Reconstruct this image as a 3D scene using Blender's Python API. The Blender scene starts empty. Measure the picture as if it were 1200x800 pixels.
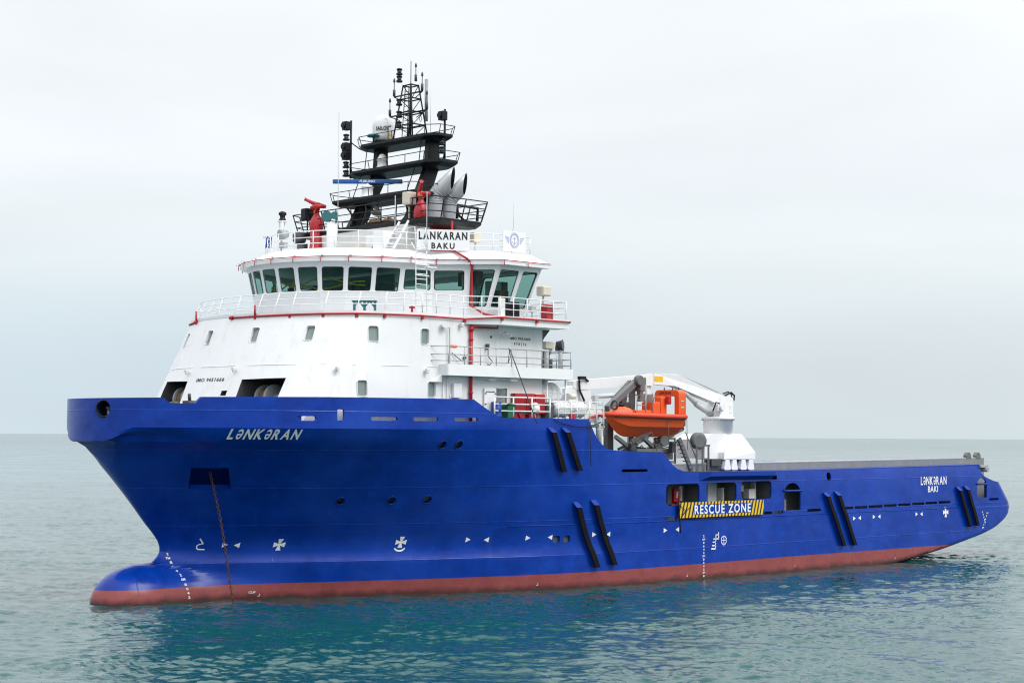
import bpy, bmesh, math, random
import numpy as np
from mathutils import Vector, Matrix
from mathutils.bvhtree import BVHTree
random.seed(7)
R = math.radians
scn = bpy.context.scene
COL = scn.collection

# ------------------------------------------------------------------ camera
cam_data = bpy.data.cameras.new('camera')
cam = bpy.data.objects.new('camera', cam_data)
COL.objects.link(cam)
scn.camera = cam
cam_data.sensor_width = 36.0
cam_data.lens = 60.0
cam_data.clip_start = 1.0
cam_data.clip_end = 40000.0
YAW, PITCH, ROLL = R(46.0), math.atan(110.6/2000.0), R(0.33)
fwd = Vector((math.cos(YAW)*math.cos(PITCH), math.sin(YAW)*math.cos(PITCH), math.sin(PITCH)))
rgt = Vector((math.sin(YAW), -math.cos(YAW), 0))
upv = rgt.cross(fwd)
r2 = rgt*math.cos(ROLL)+upv*math.sin(ROLL)
u2 = -rgt*math.sin(ROLL)+upv*math.cos(ROLL)
CAM = Vector((-46.0, -78.8, 9.0))
cam.matrix_world = Matrix(((r2.x, u2.x, -fwd.x, CAM.x), (r2.y, u2.y, -fwd.y, CAM.y), (r2.z, u2.z, -fwd.z, CAM.z), (0, 0, 0, 1)))

# ------------------------------------------------------------------ sky
SUN_EL, SUN_AZ = R(44), R(-78)          # azimuth measured from +X, counter-clockwise
w = bpy.data.worlds.new('World'); scn.world = w; w.use_nodes = True
nt = w.node_tree; N = nt.nodes; L = nt.links; N.clear()
out = N.new('ShaderNodeOutputWorld'); bg = N.new('ShaderNodeBackground'); bg.inputs['Strength'].default_value = 0.082
L.new(bg.outputs[0], out.inputs[0])
sky = N.new('ShaderNodeTexSky'); sky.sky_type = 'NISHITA'; sky.sun_disc = False
sky.sun_elevation = SUN_EL; sky.sun_rotation = R(90)-SUN_AZ; sky.dust_density = 3.0; sky.air_density = 1.2
tc = N.new('ShaderNodeTexCoord')
sep = N.new('ShaderNodeSeparateXYZ'); L.new(tc.outputs['Generated'], sep.inputs[0])
# brightness of an overcast sky by elevation, cloud cover by noise stretched along the horizon
zr = N.new('ShaderNodeValToRGB'); L.new(sep.outputs['Z'], zr.inputs[0])
cr = zr.color_ramp; cr.elements[0].position = 0.0; cr.elements[0].color = (0.70, 0.785, 0.82, 1)
cr.elements[1].position = 1.0; cr.elements[1].color = (1.85, 1.89, 1.95, 1)
for p, c in ((0.035, (0.72, 0.80, 0.84, 1)), (0.09, (0.80, 0.865, 0.90, 1)), (0.15, (0.88, 0.925, 0.965, 1)), (0.26, (0.935, 0.965, 0.995, 1)), (0.5, (1.5, 1.53, 1.57, 1))):
    e = cr.elements.new(p); e.color = c
mp = N.new('ShaderNodeMapping'); mp.inputs['Scale'].default_value = (1.0, 1.0, 3.6); L.new(tc.outputs['Generated'], mp.inputs[0])
mp.inputs['Location'].default_value = (0.35, 0.2, 0.12)
n1 = N.new('ShaderNodeTexNoise'); n1.inputs['Scale'].default_value = 2.6; n1.inputs['Detail'].default_value = 5; n1.inputs['Roughness'].default_value = 0.42
n1.inputs['Distortion'].default_value = 0.4
L.new(mp.outputs[0], n1.inputs['Vector'])
mr = N.new('ShaderNodeMapRange'); mr.inputs['From Min'].default_value = 0.3; mr.inputs['From Max'].default_value = 0.68
mr.inputs['To Min'].default_value = 0.97; mr.inputs['To Max'].default_value = 1.15
L.new(n1.outputs[0], mr.inputs[0])
# a heavier blue-grey bank of cloud low down off the bow
bank = N.new('ShaderNodeVectorMath'); bank.operation = 'DOT_PRODUCT'; L.new(tc.outputs['Generated'], bank.inputs[0]); bank.inputs[1].default_value = (math.cos(R(68)), math.sin(R(68)), 0.06)
bk = N.new('ShaderNodeMapRange'); bk.interpolation_type = 'SMOOTHSTEP'; L.new(bank.outputs['Value'], bk.inputs[0]); bk.inputs['From Min'].default_value = 0.86; bk.inputs['From Max'].default_value = 1.0
bz = N.new('ShaderNodeMapRange'); bz.interpolation_type = 'SMOOTHSTEP'; L.new(sep.outputs['Z'], bz.inputs[0]); bz.inputs['From Min'].default_value = 0.13; bz.inputs['From Max'].default_value = 0.03
bm2 = N.new('ShaderNodeMath'); bm2.operation = 'MULTIPLY'; L.new(bk.outputs[0], bm2.inputs[0]); L.new(bz.outputs[0], bm2.inputs[1])
bmx = N.new('ShaderNodeMix'); bmx.data_type = 'RGBA'; L.new(bm2.outputs[0], bmx.inputs['Factor']); L.new(zr.outputs[0], bmx.inputs['A']); bmx.inputs['B'].default_value = (0.60, 0.705, 0.775, 1)
mul = N.new('ShaderNodeVectorMath'); mul.operation = 'SCALE'; L.new(bmx.outputs['Result'], mul.inputs[0]); L.new(mr.outputs[0], mul.inputs['Scale'])
sc10 = N.new('ShaderNodeVectorMath'); sc10.operation = 'SCALE'; sc10.inputs['Scale'].default_value = 10.0; L.new(mul.outputs[0], sc10.inputs[0])
mx = N.new('ShaderNodeMix'); mx.data_type = 'RGBA'; mx.inputs['Factor'].default_value = 0.93
L.new(sky.outputs[0], mx.inputs['A']); L.new(sc10.outputs[0], mx.inputs['B']); L.new(mx.outputs['Result'], bg.inputs[0])

sd = bpy.data.lights.new('sun', 'SUN'); sd.energy = 1.5; sd.angle = R(30); sd.color = (1.0, 0.965, 0.92)
sun = bpy.data.objects.new('sun', sd); COL.objects.link(sun)
sdir = Vector((math.cos(SUN_AZ)*math.cos(SUN_EL), math.sin(SUN_AZ)*math.cos(SUN_EL), math.sin(SUN_EL)))
sun.rotation_euler = sdir.to_track_quat('Z', 'Y').to_euler()
sun.location = (0, -60, 60)
scn.view_settings.view_transform = 'Standard'
try: scn.view_settings.look = 'None'
except Exception: pass
scn.view_settings.exposure = 0.29
scn.view_settings.gamma = 1.0
scn.view_settings.use_curve_mapping = False
scn.render.engine = 'CYCLES'
scn.cycles.filter_width = 1.15
scn.cycles.use_denoising = True
try:
    scn.cycles.denoiser = 'OPENIMAGEDENOISE'; scn.cycles.denoising_input_passes = 'RGB_ALBEDO_NORMAL'; scn.cycles.denoising_prefilter = 'ACCURATE'
except Exception: pass

# ------------------------------------------------------------------ materials
def new_mat(name):
    m = bpy.data.materials.new(name); m.use_nodes = True
    return m, m.node_tree.nodes, m.node_tree.links, m.node_tree.nodes['Principled BSDF']
def rgba(c): return (c[0], c[1], c[2], 1)
def paint(name, col, rough=0.45, var=0.10, scale=0.8, bump=0.0, bscale=0.6, metal=0.0, spec=0.5, dirt=None, dirt_amt=0.0, streak=False, coat=0.0):
    m, n, l, b = new_mat(name)
    b.inputs['Metallic'].default_value = metal
    b.inputs['Specular IOR Level'].default_value = spec
    b.inputs['Coat Weight'].default_value = coat
    t = n.new('ShaderNodeTexCoord'); mp = n.new('ShaderNodeMapping'); l.new(t.outputs['Object'], mp.inputs[0])
    if streak: mp.inputs['Scale'].default_value = (1, 1, 0.22)
    nz = n.new('ShaderNodeTexNoise'); nz.inputs['Scale'].default_value = scale; nz.inputs['Detail'].default_value = 7; nz.inputs['Roughness'].default_value = 0.62
    l.new(mp.outputs[0], nz.inputs['Vector'])
    rp = n.new('ShaderNodeMapRange'); rp.inputs['From Min'].default_value = 0.28; rp.inputs['From Max'].default_value = 0.72
    rp.inputs['To Min'].default_value = 1-var; rp.inputs['To Max'].default_value = 1+var
    l.new(nz.outputs[0], rp.inputs[0])
    vm = n.new('ShaderNodeVectorMath'); vm.operation = 'SCALE'; vm.inputs[0].default_value = col; l.new(rp.outputs[0], vm.inputs['Scale'])
    last = vm.outputs[0]
    if dirt is not None:
        n2 = n.new('ShaderNodeTexNoise'); n2.inputs['Scale'].default_value = scale*2.7; n2.inputs['Detail'].default_value = 8; n2.inputs['Roughness'].default_value = 0.7
        l.new(mp.outputs[0], n2.inputs['Vector'])
        r2_ = n.new('ShaderNodeMapRange'); r2_.inputs['From Min'].default_value = 0.52; r2_.inputs['From Max'].default_value = 0.75; r2_.inputs['To Max'].default_value = dirt_amt
        l.new(n2.outputs[0], r2_.inputs[0])
        mxx = n.new('ShaderNodeMix'); mxx.data_type = 'RGBA'; l.new(r2_.outputs[0], mxx.inputs['Factor']); l.new(last, mxx.inputs['A']); mxx.inputs['B'].default_value = rgba(dirt)
        last = mxx.outputs['Result']
    l.new(last, b.inputs['Base Color'])
    rr = n.new('ShaderNodeMapRange'); rr.inputs['To Min'].default_value = max(0.02, rough-0.1); rr.inputs['To Max'].default_value = rough+0.1
    l.new(nz.outputs[0], rr.inputs[0]); l.new(rr.outputs[0], b.inputs['Roughness'])
    if bump > 0:
        nb = n.new('ShaderNodeTexNoise'); nb.inputs['Scale'].default_value = bscale; nb.inputs['Detail'].default_value = 3; l.new(t.outputs['Object'], nb.inputs['Vector'])
        bp = n.new('ShaderNodeBump'); bp.inputs['Strength'].default_value = 1.0; bp.inputs['Distance'].default_value = bump
        l.new(nb.outputs[0], bp.inputs['Height']); l.new(bp.outputs[0], b.inputs['Normal'])
    return m
M = {}
M['white'] = paint('white_paint', (0.775, 0.785, 0.795), 0.42, 0.03, 0.5, bump=0.010, bscale=0.7, dirt=(0.50, 0.46, 0.40), dirt_amt=0.40, streak=True)
M['white_clean'] = paint('white_paint_clean', (0.79, 0.80, 0.81), 0.4, 0.03, 2.0)
M['offwhite'] = paint('off_white_paint', (0.70, 0.70, 0.68), 0.45, 0.06, 2.0, dirt=(0.45, 0.38, 0.30), dirt_amt=0.35)
M['grey'] = paint('grey_paint', (0.33, 0.35, 0.36), 0.5, 0.10, 1.5, dirt=(0.18, 0.17, 0.16), dirt_amt=0.4)
M['lightgrey'] = paint('light_grey_paint', (0.50, 0.52, 0.53), 0.5, 0.08, 1.5, dirt=(0.28, 0.27, 0.25), dirt_amt=0.3, streak=True)
M['darkgrey'] = paint('dark_grey_paint', (0.055, 0.06, 0.065), 0.5, 0.15, 2.0)
M['deckgreen'] = paint('deck_paint', (0.10, 0.13, 0.13), 0.7, 0.15, 1.0)
M['black'] = paint('black_paint', (0.007, 0.009, 0.012), 0.45, 0.2, 2.0, spec=0.3)
M['shadegrey'] = paint('passage_shade', (0.10, 0.105, 0.11), 0.55, 0.15, 1.5)  # dark grey that puts the shade inside the passage into the colour
M['railgrey'] = paint('rail_grey', (0.21, 0.22, 0.225), 0.55, 0.12, 1.2, dirt=(0.13, 0.12, 0.11), dirt_amt=0.5, streak=True)
M['davitgrey'] = paint('davit_grey', (0.13, 0.135, 0.14), 0.5, 0.12, 2.0, dirt=(0.07, 0.065, 0.06), dirt_amt=0.4)
M['wallgrey'] = paint('wheelhouse_paint', (0.64, 0.66, 0.68), 0.42, 0.03, 1.0, dirt=(0.5, 0.48, 0.45), dirt_amt=0.2, streak=True)
M['rubber'] = paint('black_rubber', (0.006, 0.006, 0.008), 0.8, 0.3, 3.0, spec=0.15, dirt=(0.03, 0.03, 0.03), dirt_amt=0.4)
M['red'] = paint('red_paint', (0.42, 0.012, 0.022), 0.42, 0.12, 2.5, dirt=(0.25, 0.02, 0.02), dirt_amt=0.4)
M['orange'] = paint('orange_grp', (0.76, 0.098, 0.014), 0.42, 0.08, 1.6, dirt=(0.55, 0.07, 0.02), dirt_amt=0.4)
M['orange_tube'] = paint('orange_fender_tube', (0.64, 0.055, 0.016), 0.55, 0.10, 3.0)
M['blue'] = paint('blue_paint', (0.0014, 0.034, 0.275), 0.38, 0.10, 0.6, spec=0.24)
M['radarblue'] = paint('radar_blue', (0.01, 0.09, 0.32), 0.4, 0.06, 2.0)
M['drumblue'] = paint('drum_blue', (0.01, 0.05, 0.30), 0.4, 0.06, 2.0)
M['green'] = paint('green_plastic', (0.01, 0.13, 0.06), 0.45, 0.1, 2.0)
M['teal'] = paint('teal_paint', (0.02, 0.12, 0.13), 0.5, 0.12, 3.0)
M['brown'] = paint('brown_wood', (0.09, 0.035, 0.018), 0.5, 0.2, 3.0)
M['rust'] = paint('rusty_steel', (0.10, 0.04, 0.024), 0.8, 0.35, 6.0, dirt=(0.03, 0.015, 0.012), dirt_amt=0.8)
M['rope'] = paint('rope', (0.20, 0.12, 0.07), 0.9, 0.3, 8.0)
M['yellow'] = paint('yellow_paint', (0.75, 0.48, 0.02), 0.5, 0.06, 2.0)
M['markwhite'] = paint('marking_white', (0.80, 0.81, 0.82), 0.5, 0.06, 4.0)
M['markblack'] = paint('marking_black', (0.015, 0.016, 0.02), 0.5, 0.06, 4.0)
M['markblue'] = paint('emblem_blue', (0.40, 0.42, 0.58), 0.5, 0.06, 4.0)
M['steel'] = paint('galvanised_steel', (0.42, 0.44, 0.46), 0.38, 0.12, 3.0, metal=0.55)
M['exhaust'] = paint('exhaust_cladding', (0.40, 0.415, 0.44), 0.32, 0.10, 2.2, metal=0.25, streak=True)
M['console'] = paint('console_grey', (0.10, 0.11, 0.11), 0.5, 0.1, 3.0)
M['interior'] = paint('interior_panel', (0.42, 0.43, 0.40), 0.6, 0.06, 2.0)
M['cream'] = paint('cream_plastic', (0.66, 0.60, 0.50), 0.5, 0.08, 3.0)

def glass_mat(name, tint, base, mixf):
    m, n, l, b = new_mat(name)
    o = [x for x in n if x.type == 'OUTPUT_MATERIAL'][0]
    b.inputs['Base Color'].default_value = rgba(base); b.inputs['Roughness'].default_value = 0.04; b.inputs['IOR'].default_value = 1.5
    tr = n.new('ShaderNodeBsdfTransparent'); tr.inputs[0].default_value = rgba(tint)
    ms = n.new('ShaderNodeMixShader'); ms.inputs[0].default_value = mixf
    l.new(tr.outputs[0], ms.inputs[1]); l.new(b.outputs[0], ms.inputs[2]); l.new(ms.outputs[0], o.inputs[0])
    return m
M['glass'] = glass_mat('tinted_bridge_glass', (0.60, 0.82, 0.77), (0.010, 0.040, 0.038), 0.24)
M['cabinglass'] = paint('cabin_window_glass', (0.20, 0.25, 0.235), 0.12, 0.12, 1.5)
M['darkglass'] = paint('dark_port_glass', (0.008, 0.010, 0.014), 0.12, 0.2, 2.0)

# hull paint: blue topsides above a red boot top, with plate seams, buckled plating, chalky patches and waterline stain
def hull_mat():
    m, n, l, b = new_mat('hull_paint')
    t = n.new('ShaderNodeTexCoord'); sp = n.new('ShaderNodeSeparateXYZ'); l.new(t.outputs['Object'], sp.inputs[0])
    def noise(sc, det, rough, vec=None, dist=0):
        z = n.new('ShaderNodeTexNoise'); z.inputs['Scale'].default_value = sc; z.inputs['Detail'].default_value = det; z.inputs['Roughness'].default_value = rough; z.inputs['Distortion'].default_value = dist
        l.new(vec or t.outputs['Object'], z.inputs['Vector']); return z.outputs[0]
    def mapr(v, a, b_, c, d):
        z = n.new('ShaderNodeMapRange'); z.inputs['From Min'].default_value = a; z.inputs['From Max'].default_value = b_; z.inputs['To Min'].default_value = c; z.inputs['To Max'].default_value = d
        l.new(v, z.inputs[0]); return z.outputs[0]
    def mix(f, a, b_):
        z = n.new('ShaderNodeMix'); z.data_type = 'RGBA'; l.new(f, z.inputs['Factor'])
        for k, v in (('A', a), ('B', b_)):
            if isinstance(v, tuple): z.inputs[k].default_value = rgba(v)
            else: l.new(v, z.inputs[k])
        return z.outputs['Result']
    def math_(op, a, b_):
        z = n.new('ShaderNodeMath'); z.operation = op
        for i, v in enumerate((a, b_)):
            if isinstance(v, (int, float)): z.inputs[i].default_value = v
            else: l.new(v, z.inputs[i])
        return z.outputs[0]
    mp = n.new('ShaderNodeMapping'); mp.inputs['Scale'].default_value = (1, 1, 0.3); l.new(t.outputs['Object'], mp.inputs[0])
    big = noise(0.16, 5, 0.55); mid = noise(0.9, 7, 0.65); stre = noise(1.3, 6, 0.6, mp.outputs[0])
    blue = mix(mapr(mid, 0.3, 0.7, 0, 1), (0.0003, 0.0250, 0.232), (0.0009, 0.0430, 0.355))
    blue = mix(mapr(big, 0.48, 0.70, 0, 0.55), blue, (0.014, 0.066, 0.42))
    blue = mix(mapr(stre, 0.62, 0.8, 0, 0.16), blue, (0.05, 0.10, 0.42))
    red = mix(mapr(mid, 0.3, 0.7, 0, 1), (0.225, 0.052, 0.055), (0.285, 0.072, 0.070))
    red = mix(mapr(stre, 0.55, 0.8, 0, 0.45), red, (0.15, 0.04, 0.04))
    wob = mapr(noise(1.2, 5, 0.6), 0.3, 0.7, -0.12, 0.12)
    zz = math_('ADD', sp.outputs['Z'], wob)
    red = mix(mapr(zz, 0.08, 0.42, 0.85, 0), red, (0.045, 0.022, 0.020))
    # scuffs and rust weeping down from the freeing ports and fenders
    rmp = n.new('ShaderNodeMapping'); rmp.inputs['Scale'].default_value = (2.6, 2.6, 0.16); l.new(t.outputs['Object'], rmp.inputs[0])
    rn = noise(1.0, 5, 0.6, rmp.outputs[0]); rz_ = mapr(sp.outputs['Z'], 1.2, 3.9, 0.0, 1.0)
    blue = mix(math_('MULTIPLY', mapr(rn, 0.66, 0.80, 0, 0.40), rz_), blue, (0.055, 0.030, 0.030))
    scf = noise(0.45, 8, 0.72)
    blue = mix(mapr(scf, 0.60, 0.72, 0, 0.22), blue, (0.0015, 0.012, 0.16))
    line = math_('ADD', math_('MULTIPLY', sp.outputs['X'], 0.0052), 0.78)
    line = math_('MINIMUM', line, 1.03)
    f = mapr(math_('SUBTRACT', sp.outputs['Z'], line), -0.012, 0.012, 0, 1)
    zseam = math_('ABSOLUTE', math_('SUBTRACT', math_('FRACT', math_('DIVIDE', math_('ADD', sp.outputs['Z'], 1.10), 2.06), 0), 0.5), 0)
    blue = mix(math_('MULTIPLY', mapr(zseam, 0.0, 0.016, 0.55, 0), mapr(mid, 0.4, 0.6, 0.2, 1.0)), blue, (0.035, 0.075, 0.42))
    col = mix(f, red, blue)
    l.new(col, b.inputs['Base Color'])
    l.new(mapr(mid, 0.2, 0.8, 0.16, 0.34), b.inputs['Roughness'])
    b.inputs['Specular IOR Level'].default_value = 0.27
    # seams every ~2.05 m in height and ~6 m in length, as narrow grooves
    def seam(v, per, off, wd):
        q = math_('FRACT', math_('DIVIDE', math_('ADD', v, off), per), 0)
        d = math_('ABSOLUTE', math_('SUBTRACT', q, 0.5), 0)
        return mapr(d, 0, wd/per, 1, 0)
    s1 = seam(sp.outputs['Z'], 2.06, 1.10, 0.035); s2 = seam(sp.outputs['X'], 7.4, 1.0, 0.035)
    h = math_('MULTIPLY', math_('MAXIMUM', s1, math_('MULTIPLY', s2, 0.5)), 0.016)
    mp2 = n.new('ShaderNodeMapping'); mp2.inputs['Scale'].default_value = (0.55, 0.55, 0.9); l.new(t.outputs['Object'], mp2.inputs[0])
    h = math_('ADD', h, math_('MULTIPLY', noise(0.9, 2, 0.45, mp2.outputs[0]), 0.065))
    bp = n.new('ShaderNodeBump'); bp.inputs['Strength'].default_value = 0.75; bp.inputs['Distance'].default_value = 1.0
    l.new(h, bp.inputs['Height']); l.new(bp.outputs[0], b.inputs['Normal'])
    return m
M['hull'] = hull_mat()

def sea_mat():
    m, n, l, b = new_mat('sea_water')
    t = n.new('ShaderNodeTexCoord')
    def noise(sc, det, rough, scale=(1, 1, 1), rot=0):
        mp = n.new('ShaderNodeMapping'); mp.inputs['Scale'].default_value = scale; mp.inputs['Rotation'].default_value = (0, 0, rot); l.new(t.outputs['Object'], mp.inputs[0])
        z = n.new('ShaderNodeTexNoise'); z.inputs['Scale'].default_value = sc; z.inputs['Detail'].default_value = det; z.inputs['Roughness'].default_value = rough
        l.new(mp.outputs[0], z.inputs['Vector']); return z.outputs[0]
    big = noise(0.02, 4, 0.5)
    mxx = n.new('ShaderNodeMix'); mxx.data_type = 'RGBA'; l.new(big, mxx.inputs['Factor'])
    mxx.inputs['A'].default_value = (0.003, 0.053, 0.055, 1); mxx.inputs['B'].default_value = (0.006, 0.073, 0.072, 1)
    l.new(mxx.outputs['Result'], b.inputs['Base Color'])
    # ripples too small to be built blur the reflection far from the ship
    ln = n.new('ShaderNodeVectorMath'); ln.operation = 'DISTANCE'; l.new(t.outputs['Object'], ln.inputs[0]); ln.inputs[1].default_value = (30, 0, 0)
    rg = n.new('ShaderNodeMapRange'); l.new(ln.outputs['Value'], rg.inputs[0]); rg.inputs['From Min'].default_value = 60; rg.inputs['From Max'].default_value = 1500
    rg.inputs['To Min'].default_value = 0.05; rg.inputs['To Max'].default_value = 0.16; l.new(rg.outputs[0], b.inputs['Roughness'])
    b.inputs['IOR'].default_value = 1.333; b.inputs['Specular Tint'].default_value = (0.76, 0.99, 1.0, 1)
    b.inputs['Specular IOR Level'].default_value = 0.75
    a = noise(5.0, 4, 0.6, (1.0, 0.6, 1), R(20)); c = noise(1.6, 3, 0.5, (1.0, 0.6, 1), R(5))
    ad = n.new('ShaderNodeMath'); ad.operation = 'MULTIPLY_ADD'; l.new(c, ad.inputs[0]); ad.inputs[1].default_value = 1.6; l.new(a, ad.inputs[2])
    bp = n.new('ShaderNodeBump'); bp.inputs['Strength'].default_value = 1.0; bp.inputs['Distance'].default_value = 0.036
    # wind patches: rougher and calmer water in streaks
    gp = noise(0.06, 5, 0.62, (1.0, 0.45, 1), R(28)); gs = n.new('ShaderNodeMapRange'); l.new(gp, gs.inputs[0]); gs.inputs['From Min'].default_value = 0.32; gs.inputs['From Max'].default_value = 0.68; gs.inputs['To Min'].default_value = 0.6; gs.inputs['To Max'].default_value = 1.0
    l.new(gs.outputs[0], bp.inputs['Strength'])
    rm = n.new('ShaderNodeMath'); rm.operation = 'MULTIPLY'; l.new(rg.outputs[0], rm.inputs[0])
    gs2 = n.new('ShaderNodeMapRange'); l.new(gp, gs2.inputs[0]); gs2.inputs['From Min'].default_value = 0.32; gs2.inputs['From Max'].default_value = 0.68; gs2.inputs['To Min'].default_value = 0.6; gs2.inputs['To Max'].default_value = 1.5
    l.new(gs2.outputs[0], rm.inputs[1]); l.new(rm.outputs[0], b.inputs['Roughness'])
    l.new(ad.outputs[0], bp.inputs['Height']); l.new(bp.outputs[0], b.inputs['Normal'])
    return m
M['sea'] = sea_mat()
# ------------------------------------------------------------------ builders
class MB:
    """collects shapes into one bmesh; build() links them as one mesh object"""
    def __init__(s): s.bm = bmesh.new(); s.mi = 0
    def face(s, vs, smooth=False):
        try:
            f = s.bm.faces.new(vs); f.material_index = s.mi; f.smooth = smooth; return f
        except ValueError: return None
    def V(s, p): return s.bm.verts.new(p)
    def box(s, c, size, rz=0, ry=0, rx=0, bevel=0.0):
        m = Matrix.Translation(c) @ Matrix.Rotation(rz, 4, 'Z') @ Matrix.Rotation(ry, 4, 'Y') @ Matrix.Rotation(rx, 4, 'X')
        hx, hy, hz = size[0]/2, size[1]/2, size[2]/2
        vs = [s.V(m @ Vector((x*hx, y*hy, z*hz))) for x in (-1, 1) for y in (-1, 1) for z in (-1, 1)]
        fs = [s.face([vs[i] for i in q]) for q in ((0, 1, 3, 2), (4, 6, 7, 5), (0, 4, 5, 1), (2, 3, 7, 6), (0, 2, 6, 4), (1, 5, 7, 3))]
        if bevel > 0:
            es = {e for f in fs for e in f.edges}
            r = bmesh.ops.bevel(s.bm, geom=list(es), offset=bevel, segments=2, affect='EDGES', profile=0.6)
            for f in r['faces']: f.material_index = s.mi
        return s
    def hexa(s, pts):
        vs = [s.V(p) for p in pts]     # bottom 4 then top 4, same order round
        for q in ((3, 2, 1, 0), (4, 5, 6, 7), (0, 1, 5, 4), (1, 2, 6, 5), (2, 3, 7, 6), (3, 0, 4, 7)): s.face([vs[i] for i in q])
        return s
    def tube(s, pts, r, seg=8, closed=False, cap=True, smooth=True):
        pts = [Vector(p) for p in pts]; n = len(pts); rr = r if isinstance(r, (list, tuple)) else [r]*n
        rings = []; ref = None
        for i, p in enumerate(pts):
            if closed: d = (pts[(i+1) % n]-pts[i-1])
            else: d = pts[min(i+1, n-1)]-pts[max(i-1, 0)]
            d.normalize()
            if ref is None: ref = Vector((0, 0, 1)) if abs(d.z) < 0.9 else Vector((1, 0, 0))
            a = (ref-d*ref.dot(d))
            if a.length < 1e-5: a = d.orthogonal()
            a.normalize(); b = d.cross(a); ref = a
            rings.append([s.V(p+(a*math.cos(t)+b*math.sin(t))*rr[i]) for t in [2*math.pi*k/seg for k in range(seg)]])
        m = n if closed else n-1
        for i in range(m):
            A, B = rings[i], rings[(i+1) % n]
            for k in range(seg): s.face([A[k], A[(k+1) % seg], B[(k+1) % seg], B[k]], smooth)
        if cap and not closed:
            s.face(rings[0][::-1]); s.face(rings[-1])
        return s
    def rod(s, a, b, r, seg=6): return s.tube([a, b], r, seg)
    def bar(s, a, b, wd, ht, upref=(0, 0, 1)):
        a, b = Vector(a), Vector(b); d = (b-a).normalized(); u = Vector(upref); sd = d.cross(u)
        if sd.length < 1e-4: sd = d.orthogonal()
        sd.normalize(); u = sd.cross(d)
        P = lambda p, i, j: p+sd*(wd/2*i)+u*(ht/2*j)
        s.hexa([P(a, -1, -1), P(a, 1, -1), P(a, 1, 1), P(a, -1, 1), P(b, -1, -1), P(b, 1, -1), P(b, 1, 1), P(b, -1, 1)]); return s
    def lathe(s, prof, origin, axis=(0, 0, 1), seg=24, smooth=True, cap=True):
        o = Vector(origin); ax = Vector(axis).normalized(); a = ax.orthogonal().normalized(); b = ax.cross(a)
        rings = [[s.V(o+ax*h+(a*math.cos(2*math.pi*k/seg)+b*math.sin(2*math.pi*k/seg))*max(r, 0.0005)) for k in range(seg)] for r, h in prof]
        for A, B in zip(rings, rings[1:]):
            for k in range(seg): s.face([A[k], A[(k+1) % seg], B[(k+1) % seg], B[k]], smooth)
        if cap: s.face(rings[0][::-1]); s.face(rings[-1])
        return s
    def prism(s, poly, fn0, fn1):
        """side-walled solid between two copies of a polygon; fn0/fn1 map (u,v) to 3-D"""
        A = [s.V(fn0(*p)) for p in poly]; B = [s.V(fn1(*p)) for p in poly]; n = len(poly)
        s.face(A[::-1]); s.face(B)
        for i in range(n): s.face([A[i], A[(i+1) % n], B[(i+1) % n], B[i]])
        return s
    def prism_z(s, poly, z0, z1): return s.prism(poly, lambda x, y: (x, y, z0), lambda x, y: (x, y, z1))
    def prism_y(s, poly, y0, y1): return s.prism(poly, lambda x, z: (x, y0, z), lambda x, z: (x, y1, z))
    def prism_x(s, poly, x0, x1): return s.prism(poly, lambda y, z: (x0, y, z), lambda y, z: (x1, y, z))
    def sphere(s, c, r, seg=16, rings=10, sz=1.0):
        prof = [(r*math.sin(math.pi*i/rings), -r*sz*math.cos(math.pi*i/rings)) for i in range(rings+1)]
        return s.lathe(prof, c, (0, 0, 1), seg, True, False)
    def build(s, name, mats, parent=None, smooth_angle=None, fix=True):
        if fix: bmesh.ops.recalc_face_normals(s.bm, faces=s.bm.faces)
        me = bpy.data.meshes.new(name); s.bm.to_mesh(me); s.bm.free()
        if not isinstance(mats, (list, tuple)): mats = [mats]
        for m in mats: me.materials.append(m)
        if smooth_angle is not None:
            me.polygons.foreach_set('use_smooth', [True]*len(me.polygons))
            try: me.set_sharp_from_angle(angle=R(smooth_angle))
            except Exception: pass
        return link(name, me, parent)
def link(name, me, parent=None):
    o = bpy.data.objects.new(name, me); COL.objects.link(o)
    if parent is not None: setpar(o, parent)
    return o
def setpar(o, p):
    o.parent = p; o.matrix_parent_inverse = world_of(p).inverted()
def world_of(o):
    m = o.matrix_basis.copy()
    return (world_of(o.parent) @ o.matrix_parent_inverse @ m) if o.parent else m
def thing(name, label, cat, loc=(0, 0, 0), group=None):
    o = bpy.data.objects.new(name, None); COL.objects.link(o); o.location = loc; o.empty_display_size = 0.3
    return tag(o, label, cat, group)
def tag(o, label, cat, group=None):
    o['label'] = label; o['category'] = cat
    if group: o['group'] = group
    return o
def copy_tree(o, parent=None):
    c = o.copy(); COL.objects.link(c)
    if parent is not None: c.parent = parent
    for ch in [x for x in bpy.data.objects if x.parent == o]: copy_tree(ch, c)
    return c
def boolean(o, cutter, mode='EXACT'):
    """carve the cutter (an object) out of o, keep only the result"""
    md = o.modifiers.new('cut', 'BOOLEAN'); md.operation = 'DIFFERENCE'; md.object = cutter; md.solver = mode
    try: md.material_mode = 'TRANSFER'
    except Exception: pass
    bpy.context.view_layer.update()
    dg = bpy.context.evaluated_depsgraph_get(); me = bpy.data.meshes.new_from_object(o.evaluated_get(dg))
    o.modifiers.clear(); old = o.data; o.data = me; bpy.data.meshes.remove(old)
    cm = cutter.data; bpy.data.objects.remove(cutter); bpy.data.meshes.remove(cm)
def rrect(u0, v0, u1, v1, r, seg=5, shear=0.0):
    pts = []
    for cx, cy, a0 in ((u1-r, v0+r, -90), (u1-r, v1-r, 0), (u0+r, v1-r, 90), (u0+r, v0+r, 180)):
        for k in range(seg+1):
            a = R(a0+90*k/seg); pts.append((cx+r*math.cos(a), cy+r*math.sin(a)))
    return [(u+shear*(v-v0), v) for u, v in pts]
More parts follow.
